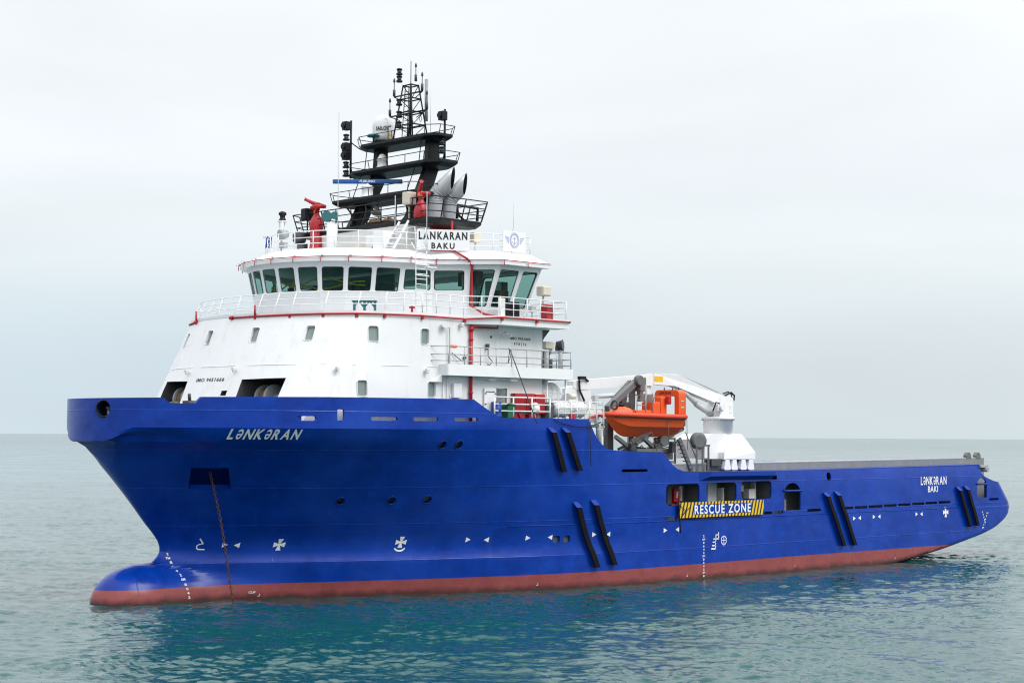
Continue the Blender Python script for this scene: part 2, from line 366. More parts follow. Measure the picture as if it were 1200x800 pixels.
def glyphs(txt, size=1.0, bold=0.0, spacing=1.0, align='CENTER'):
    cu = bpy.data.curves.new('lettering', 'FONT'); cu.body = txt; cu.size = size; cu.align_x = align; cu.align_y = 'CENTER'
    cu.resolution_u = 3; cu.offset = bold; cu.space_character = spacing
    o = bpy.data.objects.new('lettering', cu); COL.objects.link(o)
    bpy.context.view_layer.update(); dg = bpy.context.evaluated_depsgraph_get()
    me = bpy.data.meshes.new_from_object(o.evaluated_get(dg))
    vs = [(v.co.x, v.co.y) for v in me.vertices]; fs = [tuple(p.vertices) for p in me.polygons]
    bpy.data.objects.remove(o); bpy.data.curves.remove(cu); bpy.data.meshes.remove(me)
    return vs, fs
def text_polys(txt, size=1.0, bold=0.0, spacing=1.0, align='CENTER'):
    """a flat mesh of the lettering in its own u,v plane: (verts2d, faces); the schwa is an e turned upside down at capital height"""
    if '\u018f' not in txt: return glyphs(txt, size, bold, spacing, align)
    V, F, x = [], [], 0.0
    cap = glyphs('N', size, bold); c0 = min(v for u, v in cap[0]); c1 = max(v for u, v in cap[0])
    for ch in txt:
        vs, fs = glyphs('e' if ch == '\u018f' else ch, size, bold*(.25 if ch == '\u018f' else 1))
        u0, u1 = min(u for u, v in vs), max(u for u, v in vs)
        if ch == '\u018f':
            v0, v1 = min(v for u, v in vs), max(v for u, v in vs); k = (c1-c0)/(v1-v0)
            vs = [((u1-u)*min(k, 1.12), c0+(v1-v)*k) for u, v in vs]; w_ = (u1-u0)*min(k, 1.12)
        else:
            vs = [(u-u0, v) for u, v in vs]; w_ = u1-u0
        n = len(V); V += [(u+x, v) for u, v in vs]; F += [tuple(i+n for i in f) for f in fs]
        x += w_+size*.13*spacing
    return V, F
def add_text(mb, txt, fn, size=1.0, bold=0.0, spacing=1.0, wscale=1.0, fit=None):
    vs, fs = text_polys(txt, size, bold, spacing)
    if fit:
        us = [v[0] for v in vs]; ws = [v[1] for v in vs]
        a, b, c, d = min(us), max(us), min(ws), max(ws)
        vs = [((u-(a+b)/2)*fit[0]/(b-a), (v-(c+d)/2)*fit[1]/(d-c)) for u, v in vs]
    V = [mb.V(fn(u*wscale, v)) for u, v in vs]
    for f in fs: mb.face([V[i] for i in f])
def plane_fn(o, ax, up, off=0.0):
    o, ax, up = Vector(o), Vector(ax).normalized(), Vector(up).normalized(); nrm = ax.cross(up)
    return lambda u, v: o+ax*u+up*v+nrm*off

# ------------------------------------------------------------------ sea: one sheet to the horizon, real waves, finer where it is near
def build_sea():
    rng = np.random.default_rng(11)
    ang = np.concatenate([np.arange(-180, -32, 4.0), np.arange(-32, -20, 0.4), np.arange(-20, 20, 0.05), np.arange(20, 32, 0.4), np.arange(32, 180, 4.0)])
    rr = [4.0]
    while rr[-1] < 30000:
        r = rr[-1]
        if r < 40: s = 2.5
        elif r < 330: s = max(0.13, 2.0e-5*r*r)
        else: s = r*0.012 if r < 900 else r*0.04
        rr.append(r+s)
    rr = np.array(rr); A = np.radians(ang)+YAW
    X = CAM.x+rr[:, None]*np.cos(A)[None]; Y = CAM.y+rr[:, None]*np.sin(A)[None]
    Z = np.zeros_like(X); gust = np.zeros_like(X)
    for k in range(9):
        th = rng.uniform(0, 2*math.pi); lam = rng.uniform(5, 26); gust += np.sin(2*math.pi/lam*(X*math.cos(th)+Y*math.sin(th))+rng.uniform(0, 6))
    gust = np.clip(1.0+0.16*gust, 0.6, 1.5); rad = np.repeat(rr[:, None], len(A), 1)
    wind = R(205)
    for k in range(84):
        lam = 0.36*(7.0/0.36)**(k/83.0); th = wind+rng.normal(0, 0.62); kk = 2*math.pi/lam
        amp = 0.0057*lam*(1.0 if lam < 0.9 else (0.9/lam)**0.7)
        ph = rng.uniform(0, 2*math.pi)
        q = kk*(X*math.cos(th)+Y*math.sin(th))+ph
        fade = np.clip(lam*330/np.maximum(rad, 1)-0.2, 0, 1)
        Z += amp*fade*(gust if lam < 1.8 else 1.0)*(np.sin(q)+0.25*np.cos(2*q))
    nr, na = X.shape
    co = np.stack([X, Y, Z], -1).reshape(-1, 3)
    i = np.arange(nr-1)[:, None]*na; j = np.arange(na)[None]; j2 = (j+1) % na
    q = np.stack([i+j, i+j2, i+na+j2, i+na+j], -1).reshape(-1, 4)
    me = bpy.data.meshes.new('sea')
    me.vertices.add(len(co)+1); me.vertices.foreach_set('co', np.vstack([co, [[CAM.x, CAM.y, 0]]]).ravel())
    tri = np.stack([np.arange(na), (np.arange(na)+1) % na], -1)
    nq = len(q); nl = nq*4+na*3
    lv = np.concatenate([q.ravel(), np.stack([np.full(na, len(co)), tri[:, 0], tri[:, 1]], -1).ravel()])
    ls = np.concatenate([np.arange(nq)*4, nq*4+np.arange(na)*3])
    me.loops.add(nl); me.loops.foreach_set('vertex_index', lv.astype(np.int32))
    me.polygons.add(nq+na); me.polygons.foreach_set('loop_start', ls.astype(np.int32))
    me.polygons.foreach_set('use_smooth', np.ones(nq+na, bool))
    me.update(calc_edges=True); me.validate()
    me.materials.append(M['sea'])
    o = link('sea', me); o['kind'] = 'structure'
    o['label'] = 'calm pale teal sea with small ripples reaching the horizon'
    return o
build_sea()
HB=10.1
YC=1.3
def lerp_tab(t,x):
    if x<=t[0][0]: return t[0][1]
    for (a,b),(c,d) in zip(t,t[1:]):
        if x<=c: return b+(d-b)*(x-a)/(c-a)
    return t[-1][1]
def smooth(a,b,x):
    t=min(1,max(0,(x-a)/(b-a))); return t*t*(3-2*t)
STEM=[(-3, 4.25), (1.9, 4.25), (2.02, 4.3), (2.3, 4.7), (2.6, 4.9), (3.0, 4.9), (3.3, 4.75), (3.8, 4.35), (4.2, 4.0), (5.64, 2.94), (7.71, 1.37), (8.3, 0.7), (8.62, 0.05), (9.3, 0.05), (11.5, 0.05)]
WL=[(0,0),(1.5,.7),(3,1.3),(5,2.2),(7.6,3.7),(10.9,5.15),(14.1,6.55),(17.6,7.83),(21.2,9.0),(26,9.8),(32,10.1)]
def stem(z): return lerp_tab(STEM,z)
def wl0(d):
    # smoothed table
    return sum(lerp_tab(WL,max(0,d+o)) for o in (-1.5,-.75,0,.75,1.5))/5 if d>1.5 else lerp_tab(WL,d)
def top1(d,L=17.0):
    if d<=0: return 0.
    if d>=L: return HB
    u=1-d/L
    return HB*(1-u**2.15)**(1/2.0)
def zk(x): return 8.62+.72*smooth(.1,1.1,x)
def bulb(x,z):
    if z>=2.04: return 0.
    zt=2.04-max(0,x-4.2)*.16
    if abs(z)>=zt: return 0.
    q=1-(z/zt)**2
    if x<3.85: q-=((x-3.85)/3.0)**2
    if q<=0: return 0.
    return 1.75*math.sqrt(q)*(1-smooth(8,16,x))
def xe(z): return lerp_tab([(-2,60),(-1,63.5),(0,68.2),(.75,72.6),(1.6,76.2),(2.2,77.6),(2.7,78.3),(3.2,78.6),(3.9,78.6),(5.6,76.9),(7.6,75.2),(9,74)],z)
def lc(z): return lerp_tab([(-2,14),(0,10),(1,7),(2,4.2),(3,3),(4,2.6),(8,2.2)],z)
def xs(z):
    s=stem(z)
    if z<2.04:
        s=min(s,3.85-3.0*math.sqrt(max(0,1-(z/2.04)**2)))
    return s
def hb(x,z):
    s=stem(z); d=x-s
    k=zk(x)
    if z>=k:
        # vertical bulwark band: plan of the deck edge
        b=top1(x-.15)
    else:
        w=max(0,min(1,z/k))
        g=.35*w+.65*w**2.2
        tp=top1(d)
        if d>0:
            fine=HB*(1-max(0,1-d/17.0)**1.6)**.78; q=smooth(.78,.94,w)*(1-smooth(.94,1.0,w))*.45*(1-smooth(1.0,4.0,d)); tp=tp+(min(tp,fine)-tp)*q
        b=0 if d<=0 else (1-g)*wl0(d)+g*tp
        b2=top1(x-.15)
        # keep the flare joined to the deck edge plan just below the knuckle
        h=smooth(.80,1.0,w); b=min(b,b2) if d>0 else 0
    if x>44: b-=.20*max(0.,z-6.18)*smooth(44,47,x)      # tumblehome of the aft bulwark
    bl=bulb(x,z)
    b=(b**3+bl**3)**(1/3)
    e=xe(z); L=lc(z); c=e-L
    if x>c:
        t=min(1,(x-c)/L); n=2.3
        b*=(1-t**n)**(1/n)
    if x<0.05 and z>=k: b=0
    return b
def my(sgn, y): return y if sgn < 0 else 2*YC-y
# ------------------------------------------------------------------ the ship (x aft from the bow, y to starboard, z up from the waterline)
ship = thing('supply_ship', 'blue and white offshore supply ship with red waterline lying on the calm sea', 'ship')

def build_hull():
    base = [-1.3, -.8, -.4, -.1, .15, .4, .65, .9, 1.1, 1.3, 1.5, 1.65, 1.78, 1.88, 1.95, 2.0, 2.035, 2.08, 2.2, 2.4, 2.65, 2.9, 3.2, 3.5, 3.74, 3.77, 4.1, 4.5, 5.0, 5.5, 5.9, 6.3, 6.8, 7.3, 7.7, 8.0, 8.3, 8.6, 8.9, 9.15, 9.335, 9.345, 9.7, 10.1, 10.5, 10.9, 11.3]
    us = []
    k1 = 46
    for i in range(k1): us.append(0.34*(i/k1)**1.9)
    for i in range(40): us.append(0.34+0.40*i/40)
    for i in range(49):
        t = i/48; us.append(0.74+0.26*(1-(1-t)**1.8))
    us[-1] = 1.0
    def tent(s): return max(0.0, min((s-7.4)/(9.34-7.4), (10.9-s)/(10.9-9.34)))
    def at(s, u):
        z = s-0.72*tent(s); z0 = z
        x0 = (max(xs(z), 0.15) if z > 7.9 else xs(z)) if s < 9.34 else 0.15; x1 = xe(s)
        x = x0+(x1-x0)*u
        for _ in range(2): z = s+(zk(x)-9.34)*tent(s)
        b = hb(x, z-0.004 if s < 9.34 else z+0.004) if 0 < u < 1 else 0.0
        if 3.77 <= s < 9.34 and x < 60: pass
        if s <= 3.74 and x > 20: b += 0.035*smooth(20, 26, x)
        return x, b, z
    mb = MB(); rows = []
    for s in base:
        port, star = [], []
        for u in us:
            x, b, z = at(s, u)
            p = mb.V((x, YC-b, z)); q = p if b < 1e-6 else mb.V((x, YC+b, z))
            port.append(p); star.append(q)
        rows.append((port, star))
    for (a, a2), (b, b2) in zip(rows, rows[1:]):
        for i in range(len(us)-1):
            mb.face([v for v in dict.fromkeys((a[i], a[i+1], b[i+1], b[i]))])
            mb.face([v for v in dict.fromkeys((b2[i], b2[i+1], a2[i+1], a2[i]))])
    bmesh.ops.remove_doubles(mb.bm, verts=mb.bm.verts, dist=0.0008)
    o = mb.build('hull', [M['hull'], M['blue'], M['darkgrey']], ship, fix=False)
    md = o.modifiers.new('plate', 'SOLIDIFY'); md.thickness = 0.13; md.offset = -1; md.use_even_offset = False
    bpy.context.view_layer.update()
    dg = bpy.context.evaluated_depsgraph_get(); me = bpy.data.meshes.new_from_object(o.evaluated_get(dg))
    o.modifiers.clear(); o.data = me
    # --- top profile of the hull side
    c = MB(); c.mi = 0
    prof = [(-4, 10.80), (1.98, 10.87), (2.2, 10.56), (3.14, 10.58), (3.36, 10.91), (9, 10.98), (18.65, 11.03), (19.63, 10.52), (20.5, 10.12), (20.96, 10.03), (27.99, 10.03), (28.12, 9.80), (28.3, 9.50), (28.55, 9.12), (28.8, 8.85), (29.15, 8.55), (29.55, 8.32), (30.1, 8.18), (31, 8.13), (34.6, 8.05), (34.95, 7.86), (35.3, 7.55), (35.65, 7.25), (36.1, 7.0), (36.6, 6.87), (37.3, 6.78), (45, 6.78), (60, 6.86), (72.2, 7.02), (72.22, 6.35), (72.6, 6.12), (73.2, 5.92), (74.0, 5.72), (75.0, 5.58), (80, 5.54), (82, 5.54), (82, 14), (-4, 14)]
    c.prism_y(prof, -12, 16)
    boolean(o, c.build('cut', M['hull']))
    # --- openings, port and starboard
    c = MB()
    def slot(x0, z0, x1, z1, r, sh=0):
        for sgn in (-1, 1):
            c.prism_y(rrect(x0, z0, x1, z1, r, 4, sh), my(sgn, -7.2), my(sgn, -11))
    for x0, x1, z0, z1 in ((7.3, 8.62, 9.73, 9.97), (11.66, 13.3, 9.77, 9.97), (14.33, 16.05, 9.78, 9.99), (17.2, 18.98, 9.80, 10.0)): slot(x0, z0, x1, z1, .10)
    slot(9.74, 9.76, 10.12, 10.34, .05)
    for x0, x1, z0, z1 in ((35.05, 38.25, 4.72, 6.05), (38.95, 42.0, 4.84, 6.08), (42.5, 45.7, 4.93, 6.12)): slot(x0, z0, x1, z1, .28)
    for x0, x1 in ((34.97, 36.03), (36.15, 37.9), (38.02, 40.2), (40.3, 42.4), (42.5, 44.68), (44.9, 45.79), (45.97, 47.0), (49.67, 51.24), (53.96, 55.09), (55.24, 56.81), (56.97, 58.68), (58.9, 60.5), (60.7, 62.31), (62.54, 64.13), (64.3, 65.86), (66.1, 67.69), (73.3, 74.7)):
        zc = 3.83+.0105*(x0-35); slot(x0, zc-.02, x1, zc+.16, .05)
    for x0, x1, z0, z1, rz in ((47.12, 48.92, 4.12, 5.95, .8), (71.55, 72.95, 4.45, 5.98, .65)):
        arch = [(x0, z0), (x1, z0)]
        xm, hw = (x0+x1)/2, (x1-x0)/2
        for k in range(13):
            a = math.pi*k/12; arch.append((xm+hw*math.cos(a), z1-rz*.85+rz*.85*math.sin(a)))
        for sgn in (-1, 1): c.prism_y(arch, my(sgn, -7.6), my(sgn, -11))
    ports = [(16.73, 8.5), (17.88, 8.5), (12.34, 5.4), (15.14, 5.41), (17.21, 5.43)]
    for x, z in ports:
        for sgn in (-1, 1):
            b = hb(x, z); c.lathe([(.235, -.5), (.235, .5)], (x, YC+sgn*b, z), (0, sgn, 0), 20)
    for x in (26.23, 26.97):
        for sgn in (-1, 1): c.prism_y(rrect(x-.24, 2.72, x+.24, 3.14, .12), my(sgn, -7.2), my(sgn, -11))
    for sgn in (-1, 1): c.prism_y(rrect(51.98, 6.05, 52.5, 6.62, .24), my(sgn, -7.6), my(sgn, -11))
    for sgn in (-1, 1): c.prism_y(rrect(31.0, 6.85, 33.3, 7.02, .05), my(sgn, -7.6), my(sgn, -11))
    boolean(o, c.build('cut', M['blue']))
    c = MB()
    # bow fairlead hole and anchor pockets
    for sgn in (-1, 1):
        nrm = Vector((-.80, sgn*.60, 0))
        if sgn < 0: c.lathe([(.40, -.7), (.40, .7)], Vector((.36, YC+sgn*hb(.36, 10.3), 10.3)), nrm, 24)
        q = [Vector(p) for p in ((4.74, -1.60, 6.10), (6.61, -2.80, 6.10), (5.85, -3.70, 7.24), (4.25, -2.60, 7.23))]
        if sgn > 0: q = [Vector((p.x, 2*YC-p.y, p.z)) for p in q]
        cen = sum(q, Vector())/4
        nr = Vector((-.55, sgn*.72, -.42)).normalized()
        top_in = Vector((0, 0, .0))
        outp = [p+nr*.9 for p in q]; inn = [p-nr*.9 for p in q]
        c.hexa(inn+outp)
    boolean(o, c.build('cut', M['blue']))
    me = o.data
    me.polygons.foreach_set('use_smooth', [True]*len(me.polygons))
    me.set_sharp_from_angle(angle=R(21))
    return o
hull = build_hull()

def hs(x, z, off=0.0, side=-1):
    """a point on the hull's side, lifted off it along the local normal"""
    b = hb(x, z); e = .05
    dx = (hb(x+e, z)-hb(x-e, z))/(2*e); dz = (hb(x, z+e)-hb(x, z-e))/(2*e)
    n = Vector((-dx, side, -dz)).normalized()
    p = Vector((x, YC+side*b, z))
    if z < 3.75 and x > 20: p.y += side*.035*smooth(20, 26, x)
    return p+n*off
def hull_fn(x0, z0, off=.018, lean=0.0):
    e = .3; dx = (hb(x0+e, z0)-hb(x0-e, z0))/(2*e); k = 1/math.sqrt(1+dx*dx)
    return lambda u, v: hs(x0+u*k+lean*v, z0+v, off)

# anchor recess: lining closed behind the opening
for sgn in (-1, 1):
    c = MB(); q = [Vector(p) for p in ((4.54, -1.50, 6.03), (6.80, -2.74, 6.03), (6.05, -3.82, 7.34), (4.07, -2.62, 7.33))]
    if sgn > 0: q = [Vector((p.x, 2*YC-p.y, p.z)) for p in q]
    nr = Vector((-.55, sgn*.72, -.42)).normalized()
    hz = Vector((-.62, sgn*.78, 0)).normalized()
    lip = [q[0].lerp(q[3], .20), q[1].lerp(q[2], .20)]
    f0, f1 = c.V(q[0]-nr*.05), c.V(q[1]-nr*.05)
    l0, l1 = c.V(lip[0]-hz*.42-nr*.1), c.V(lip[1]-hz*.42-nr*.1)
    d0, d1 = c.V(lip[0]-hz*1.7), c.V(lip[1]-hz*1.7)
    t0, t1 = c.V(q[3]-hz*2.0), c.V(q[2]-hz*2.0); o0, o1 = c.V(q[3]-nr*.08), c.V(q[2]-nr*.08)
    for v in ([f0, f1, l1, l0], [l0, l1, d1, d0], [d0, d1, t1, t0], [t0, t1, o1, o0], [f0, l0, d0, t0, o0], [f1, o1, t1, d1, l1]): c.face(v)
    c.build('anchor_recess', M['blue'], hull, fix=False)

# portholes: dark glass set into each hole, raised ring round it
for x, z in [(16.73, 8.5), (17.88, 8.5), (12.34, 5.4), (15.14, 5.41), (17.21, 5.43)]:
    for sgn in (-1, 1):
        p = hs(x, z, 0, sgn); n = (hs(x, z, .1, sgn)-p).normalized()
        c = MB(); c.mi = 0; c.lathe([(.30, -.14), (.30, -.11)], p, n, 20)
        c.mi = 1
        a = n.orthogonal().normalized(); b = n.cross(a)
        c.tube([Vector((x, p.y, z))+n*.012+(a*math.cos(t)+b*math.sin(t))*.265 for t in [2*math.pi*k/24 for k in range(24)]], .028, 6, True)
        c.build('porthole', [M['darkglass'], M['blue']], hull)
for x in (26.23, 26.97):
    c = MB(); p = hs(x, 2.93); c.box((x, p.y+.13, 2.93), (.6, .03, .55)); c.build('hull_recess', M['darkgrey'], hull)
for sgn in (-1, 1):
    c = MB(); nrm = Vector((-.80, sgn*.60, 0)); ctr = Vector((.36, YC+sgn*hb(.36, 10.3), 10.3))
    a = Vector((0, 0, 1)); b = nrm.cross(a)
    if sgn > 0: continue
    ring = [ctr+nrm*.02+a*.43*math.cos(t)+b*.42*math.sin(t) for t in [2*math.pi*k/28 for k in range(28)]]
    c.tube(ring, .05, 8, True)
    c.lathe([(.41, .0), (.41, -.9), (.02, -.92)], ctr, nrm, 28, True, False); c.build('fairlead', M['black'], hull, fix=False)  # ring, plus a closed black tube added behind it to darken the hole
    if sgn < 0:
        c = MB(); c.lathe([(.2, 0), (.2, .06), (.09, .1), (.09, .42), (.16, .46), (.16, .5)], ctr-nrm*.62+Vector((0, 0, -.42)), (0, 0, 1), 16); c.build('bollard', M['steel'], hull)

# inclined rubbing fenders along the side: blue steel backing, black rubber face, blue sloped cap
def fender(x0, z0, x1, z1):
    n = 9; A = [hs(x0+(x1-x0)*i/(n-1), z0+(z1-z0)*i/(n-1)) for i in range(n)]
    def strip(c, off0, off1, w):
        prev = None
        for i, p in enumerate(A):
            x, z = x0+(x1-x0)*i/(n-1), z0+(z1-z0)*i/(n-1)
            q = [hs(x-w, z, off0), hs(x+w, z, off0), hs(x+w, z, off1), hs(x-w, z, off1)]
            ring = [c.V(v) for v in q]
            if prev:
                for k in range(4): c.face([prev[k], prev[(k+1) % 4], ring[(k+1) % 4], ring[k]])
            else: c.face(ring[::-1])
            prev = ring
        c.face(prev)
    c = MB(); strip(c, -.03, .20, .155)
    f = c.build('fender', M['blue'], ship)
    c = MB(); strip(c, .203, .31, .18); c.build('rubber_facing', M['rubber'], f)
    c = MB(); d = Vector((x1-x0, 0, z1-z0)).normalized(); t = hs(x0, z0); u = -d
    P = lambda ux, off: hs(x0+ux, z0, off)
    c.hexa([P(-.21, -.02), P(.21, -.02), P(.21, .32), P(-.21, .32), P(-.19, -.02)+u*.30, P(.19, -.02)+u*.30, P(.19, .06)+u*.30, P(-.19, .06)+u*.30])
    c.build('fender_cap', M['blue'], f)
for a in ((24.8, 9.25, 25.95, 6.95), (25.95, 9.25, 27.2, 7.0), (27.4, 4.85, 29.05, 1.2), (28.75, 4.95, 30.4, 1.28), (51.75, 4.98, 53.6, 1.5), (53.05, 5.02, 54.9, 1.5), (68.75, 5.08, 70.1, 2.3), (69.85, 5.12, 71.15, 2.35)): fender(*a)

# lettering and painted marks, lying on the plating
def letter(name, txt, x, z, w, h, mat='markwhite', bold=.012, lean=0.0, spacing=1.1):
    c = MB(); add_text(c, txt, hull_fn(x, z, .02, lean), 1.0, bold, spacing, fit=(w, h)); return c.build(name, M[mat], hull, fix=False)
letter('name_lettering', 'L\u018fNK\u018fRAN', 6.28, 9.02, 3.7, .53, bold=.03, spacing=1.25)
letter('name_lettering', 'L\u018fNK\u018fRAN', 65.42, 5.86, 3.5, .62, bold=.022)
letter('port_lettering', 'BAKI', 65.3, 5.24, 1.35, .45, bold=.02)
def marks(polys, x, z, name='hull_marking'):
    c = MB(); f = hull_fn(x, z, .02)
    for poly in polys: c.face([c.V(f(u, v)) for u, v in poly])
    c.build(name, M['markwhite'], hull, fix=False)
def cross(r=.32, a=.115, t=.055):
    arm = [(-t, t), (-a*1.25, r), (a*1.25, r), (t, t)]
    rot = lambda p, k: [(p[0], p[1]), (p[1], -p[0]), (-p[0], -p[1]), (-p[1], p[0])][k]
    return [[rot(p, k) for p in arm] for k in range(4)]+[[(-t, -t), (t, -t), (t, t), (-t, t)]]
def arcstrip(r, w, a0, a1, cx=0, cy=0, n=8):
    out = []
    for k in range(n):
        t0, t1 = R(a0+(a1-a0)*k/n), R(a0+(a1-a0)*(k+1)/n)
        out.append([(cx+(r-w)*math.cos(t0), cy+(r-w)*math.sin(t0)), (cx+r*math.cos(t0), cy+r*math.sin(t0)), (cx+r*math.cos(t1), cy+r*math.sin(t1)), (cx+(r-w)*math.cos(t1), cy+(r-w)*math.sin(t1))])
    return out
def line2(a, b, w=.06):
    d = Vector((b[0]-a[0], b[1]-a[1])); d.normalize(); n = (-d.y*w/2, d.x*w/2)
    return [(a[0]+n[0], a[1]+n[1]), (a[0]-n[0], a[1]-n[1]), (b[0]-n[0], b[1]-n[1]), (b[0]+n[0], b[1]+n[1])]
marks(cross(), 10.39, 2.97); marks(cross()+arcstrip(.42, .09, 215, 325, 0, -.12), 16.7, 3.0); marks(cross(.36, .13, .06), 66.97, 3.47)
right = [[(-.16, -.15), (.16, 0), (-.16, .15)]]; left = [[(.16, -.15), (.16, .15), (-.16, 0)]]
for x, z, k in ((7.75, 3.0, 0), (8.32, 2.97, 1), (20.56, 3.06, 0), (21.67, 3.03, 1), (24.29, 3.07, 0), (25.75, 3.07, 1), (28.98, 3.14, 0), (30.06, 3.13, 1), (34.98, 3.2, 0), (36.06, 3.22, 1), (55.13, 3.36, 0), (55.76, 3.37, 1), (57.55, 3.4, 0), (58.19, 3.4, 1), (63.04, 3.44, 0), (63.66, 3.43, 1)):
    marks(left if k else right, x, z)
marks([line2((-.16, .32), (.12, .02)), line2((.13, .04), (-.12, -.02)), line2((-.1, -.28), (.26, -.30))]+arcstrip(.17, .06, 80, 280, -.06, -.15), 6.59, 3.05)
marks([line2((-.5, -.42), (-.05, -.42), .10), line2((-.42, -.22), (-.05, -.22), .07), line2((-.07, -.42), (-.07, .1), .07), line2((-.36, 0), (-.05, 0), .07), line2((-.3, .2), (.26, .2), .07), line2((.24, .2), (.24, .62), .07), line2((-.03, .1), (-.03, .48), .07), line2((-.03, .46), (.24, .46), .06)], 39.85, 2.3)
marks(arcstrip(.3, .06, 0, 360, 0, 0, 14)+[line2((-.3, 0), (.3, 0), .05), line2((0, -.36), (0, .3), .05)], 40.62, 2.38)
def draft(pts, sizes):
    c = MB()
    for (x, z), s in zip(pts, sizes): add_text(c, s, hull_fn(x, z, .02), 1.0, .02, 1.0, fit=(.11*len(s)+.03, .13))
    c.build('draft_lettering', M['markwhite'], hull, fix=False)
draft([(5.15, 2.52), (5.13, 2.3), (5.2, 2.08), (5.25, 1.86), (5.35, 1.64), (5.45, 1.42), (5.5, 1.2), (5.55, .93), (5.6, .71), (5.63, .49), (5.66, .26)], ['2', '7M', '8', '6', '4', '2', '6M', '8', '6', '4', '2'])
draft([(38.6, 2.72-.21*i) for i in range(13)], ['2', '6M', '8', '6', '4', '2', '5M', '8', '6', '4', '2', '4M', '8'])
draft([(72.2+.1*i, 3.35-.2*i) for i in range(5)]+[(72.9-.13*i, 3.25-.22*i) for i in range(6)], ['2', '4', '6', '8', '2', '4M', '8', '6', '4', '2', '3M'])
c = MB(); add_text(c, 'CLIP', hull_fn(9.2, .38, .02), 1, .02, 1, fit=(.4, .11)); c.build('hull_marking', M['markwhite'], hull, fix=False)
for x, z in ((9.6, .2), (25.0, .34), (37.0, .3), (48.2, .4), (60.2, .35)): marks([line2((-.10, -.04), (.01, -.04), .025), line2((.0, -.04), (.0, .09), .025)], x, z)

# sponson over the rescue zone: sloped band with a shadowed underside
for sgn in (-1, 1):
    c = MB()
    sec = [(8.79, 6.20), (9.22, 6.48), (9.22, 6.775), (8.79, 6.775)]
    A = [c.V((38.9, my(sgn, -y), z+.03)) for y, z in sec]; B = [c.V((45.6, my(sgn, -y), z+.02)) for y, z in sec]
    A2 = [c.V((38.2, my(sgn, -8.79), z)) for y, z in sec]; B2 = [c.V((46.3, my(sgn, -8.79), z)) for y, z in sec]
    for P, Q in ((A, B), (A2, A), (B, B2)):
        for k in range(4): c.face([P[k], P[(k+1) % 4], Q[(k+1) % 4], Q[k]])
    c.build('sponson', M['blue'], hull)
# pipe guard across the arched ports, and sill frames
for x0, x1, z in ((47.0, 49.0, 5.42), (71.5, 73.0, 5.50)):
    c = MB(); c.tube([(x0, -8.86, z), (x1, -8.86, z)], .075, 8); c.build('guard_bar', M['blue'], hull)
c = MB(); c.tube([(t*76/40, YC-(hb(t*76/40, 3.76)+.03), 3.78) for t in range(12, 38)], .035, 6); c.build('rubbing_strake', M['blue'], hull)
# stern roller wing on top of the aft bulwark
c = MB(); c.box((72.6, -8.35, 6.86), (1.0, 1.0, .18)); c.tube([(73.0, -8.9, 6.62), (73.0, -7.6, 6.62)], .2, 12); c.build('stern_fairlead', M['grey'], hull)

# decks and the working-deck casing
c = MB(); pts = [(x, hb(x, 10)-.1) for x in [.35, .6, 1.0, 1.5, 2.2, 3.2, 4.5, 6, 8, 10, 12, 14, 16, 20, 29.0]]
c.prism_z([(x, YC-b) for x, b in pts]+[(x, YC+b) for x, b in reversed(pts)], 9.55, 9.70); c.build('forecastle_deck', M['deckgreen'], ship)
c = MB(); c.prism_z([(28.7, -8.65), (36.0, -8.65), (36.0, 11.25), (28.7, 11.25)], 7.35, 7.5); c.build('boat_deck', M['deckgreen'], ship)
c = MB(); c.prism_z([(30.5, -8.3), (36, -8.6), (70, -8.6), (75.5, -7), (76, 1.3), (75.5, 9.6), (70, 11.2), (36, 11.2), (30.5, 10.9)], 3.5, 3.65); c.build('main_deck', M['rust'], ship)
c = MB()
c.box((28.9, YC, 6.95), (.12, 18.9, 5.3)); c.build('forecastle_bulkhead', M['lightgrey'], ship)
c = MB(); c.box((35.9, YC, 5.55), (.12, 16.6, 3.75)); c.build('boat_deck_bulkhead', M['lightgrey'], ship)
for sgn in (-1, 1):
    c = MB()
    n = 12
    for i in range(n):
        x0, x1 = 35.5+(75.2-35.5)*i/n, 35.5+(75.2-35.5)*(i+1)/n
        z0, z1 = 7.17+.27*i/n-(.5 if sgn > 0 else 0), 7.17+.27*(i+1)/n-(.5 if sgn > 0 else 0)
        c.hexa([(x0, my(sgn, -7.25), 3.65), (x1, my(sgn, -7.25), 3.65), (x1, my(sgn, -7.12), 3.65), (x0, my(sgn, -7.12), 3.65), (x0, my(sgn, -7.25), z0), (x1, my(sgn, -7.25), z1), (x1, my(sgn, -7.12), z1), (x0, my(sgn, -7.12), z0)])
    rail = c.build('cargo_rail', M['railgrey'], ship)
    c = MB(); c.tube([(35.5, my(sgn, -7.185), 7.2-(.5 if sgn > 0 else 0)), (75.2, my(sgn, -7.185), 7.47-(.5 if sgn > 0 else 0))], .085, 10); c.build('top_bar', M['grey'], rail)
    c = MB(); c.prism([(36.2, 6.70), (72.15, 6.95), (72.15, 7.0), (45, 6.765), (36.2, 6.765)], lambda x, z: (x, my(sgn, -8.68), z), lambda x, z: (x, my(sgn, -7.255), z)); c.build('side_deck', M['blue'], ship)
for x in (72.9, 74.3):
    c = MB(); c.prism([(-.34, 0), (.34, 0), (.34, .22), (.12, .46), (-.12, .46), (-.34, .22)], lambda u, v: (x+u, -7.0, 7.46+v), lambda u, v: (x+u, -7.3, 7.46+v))
    c.build('roller_bracket', M['davitgrey'], ship)

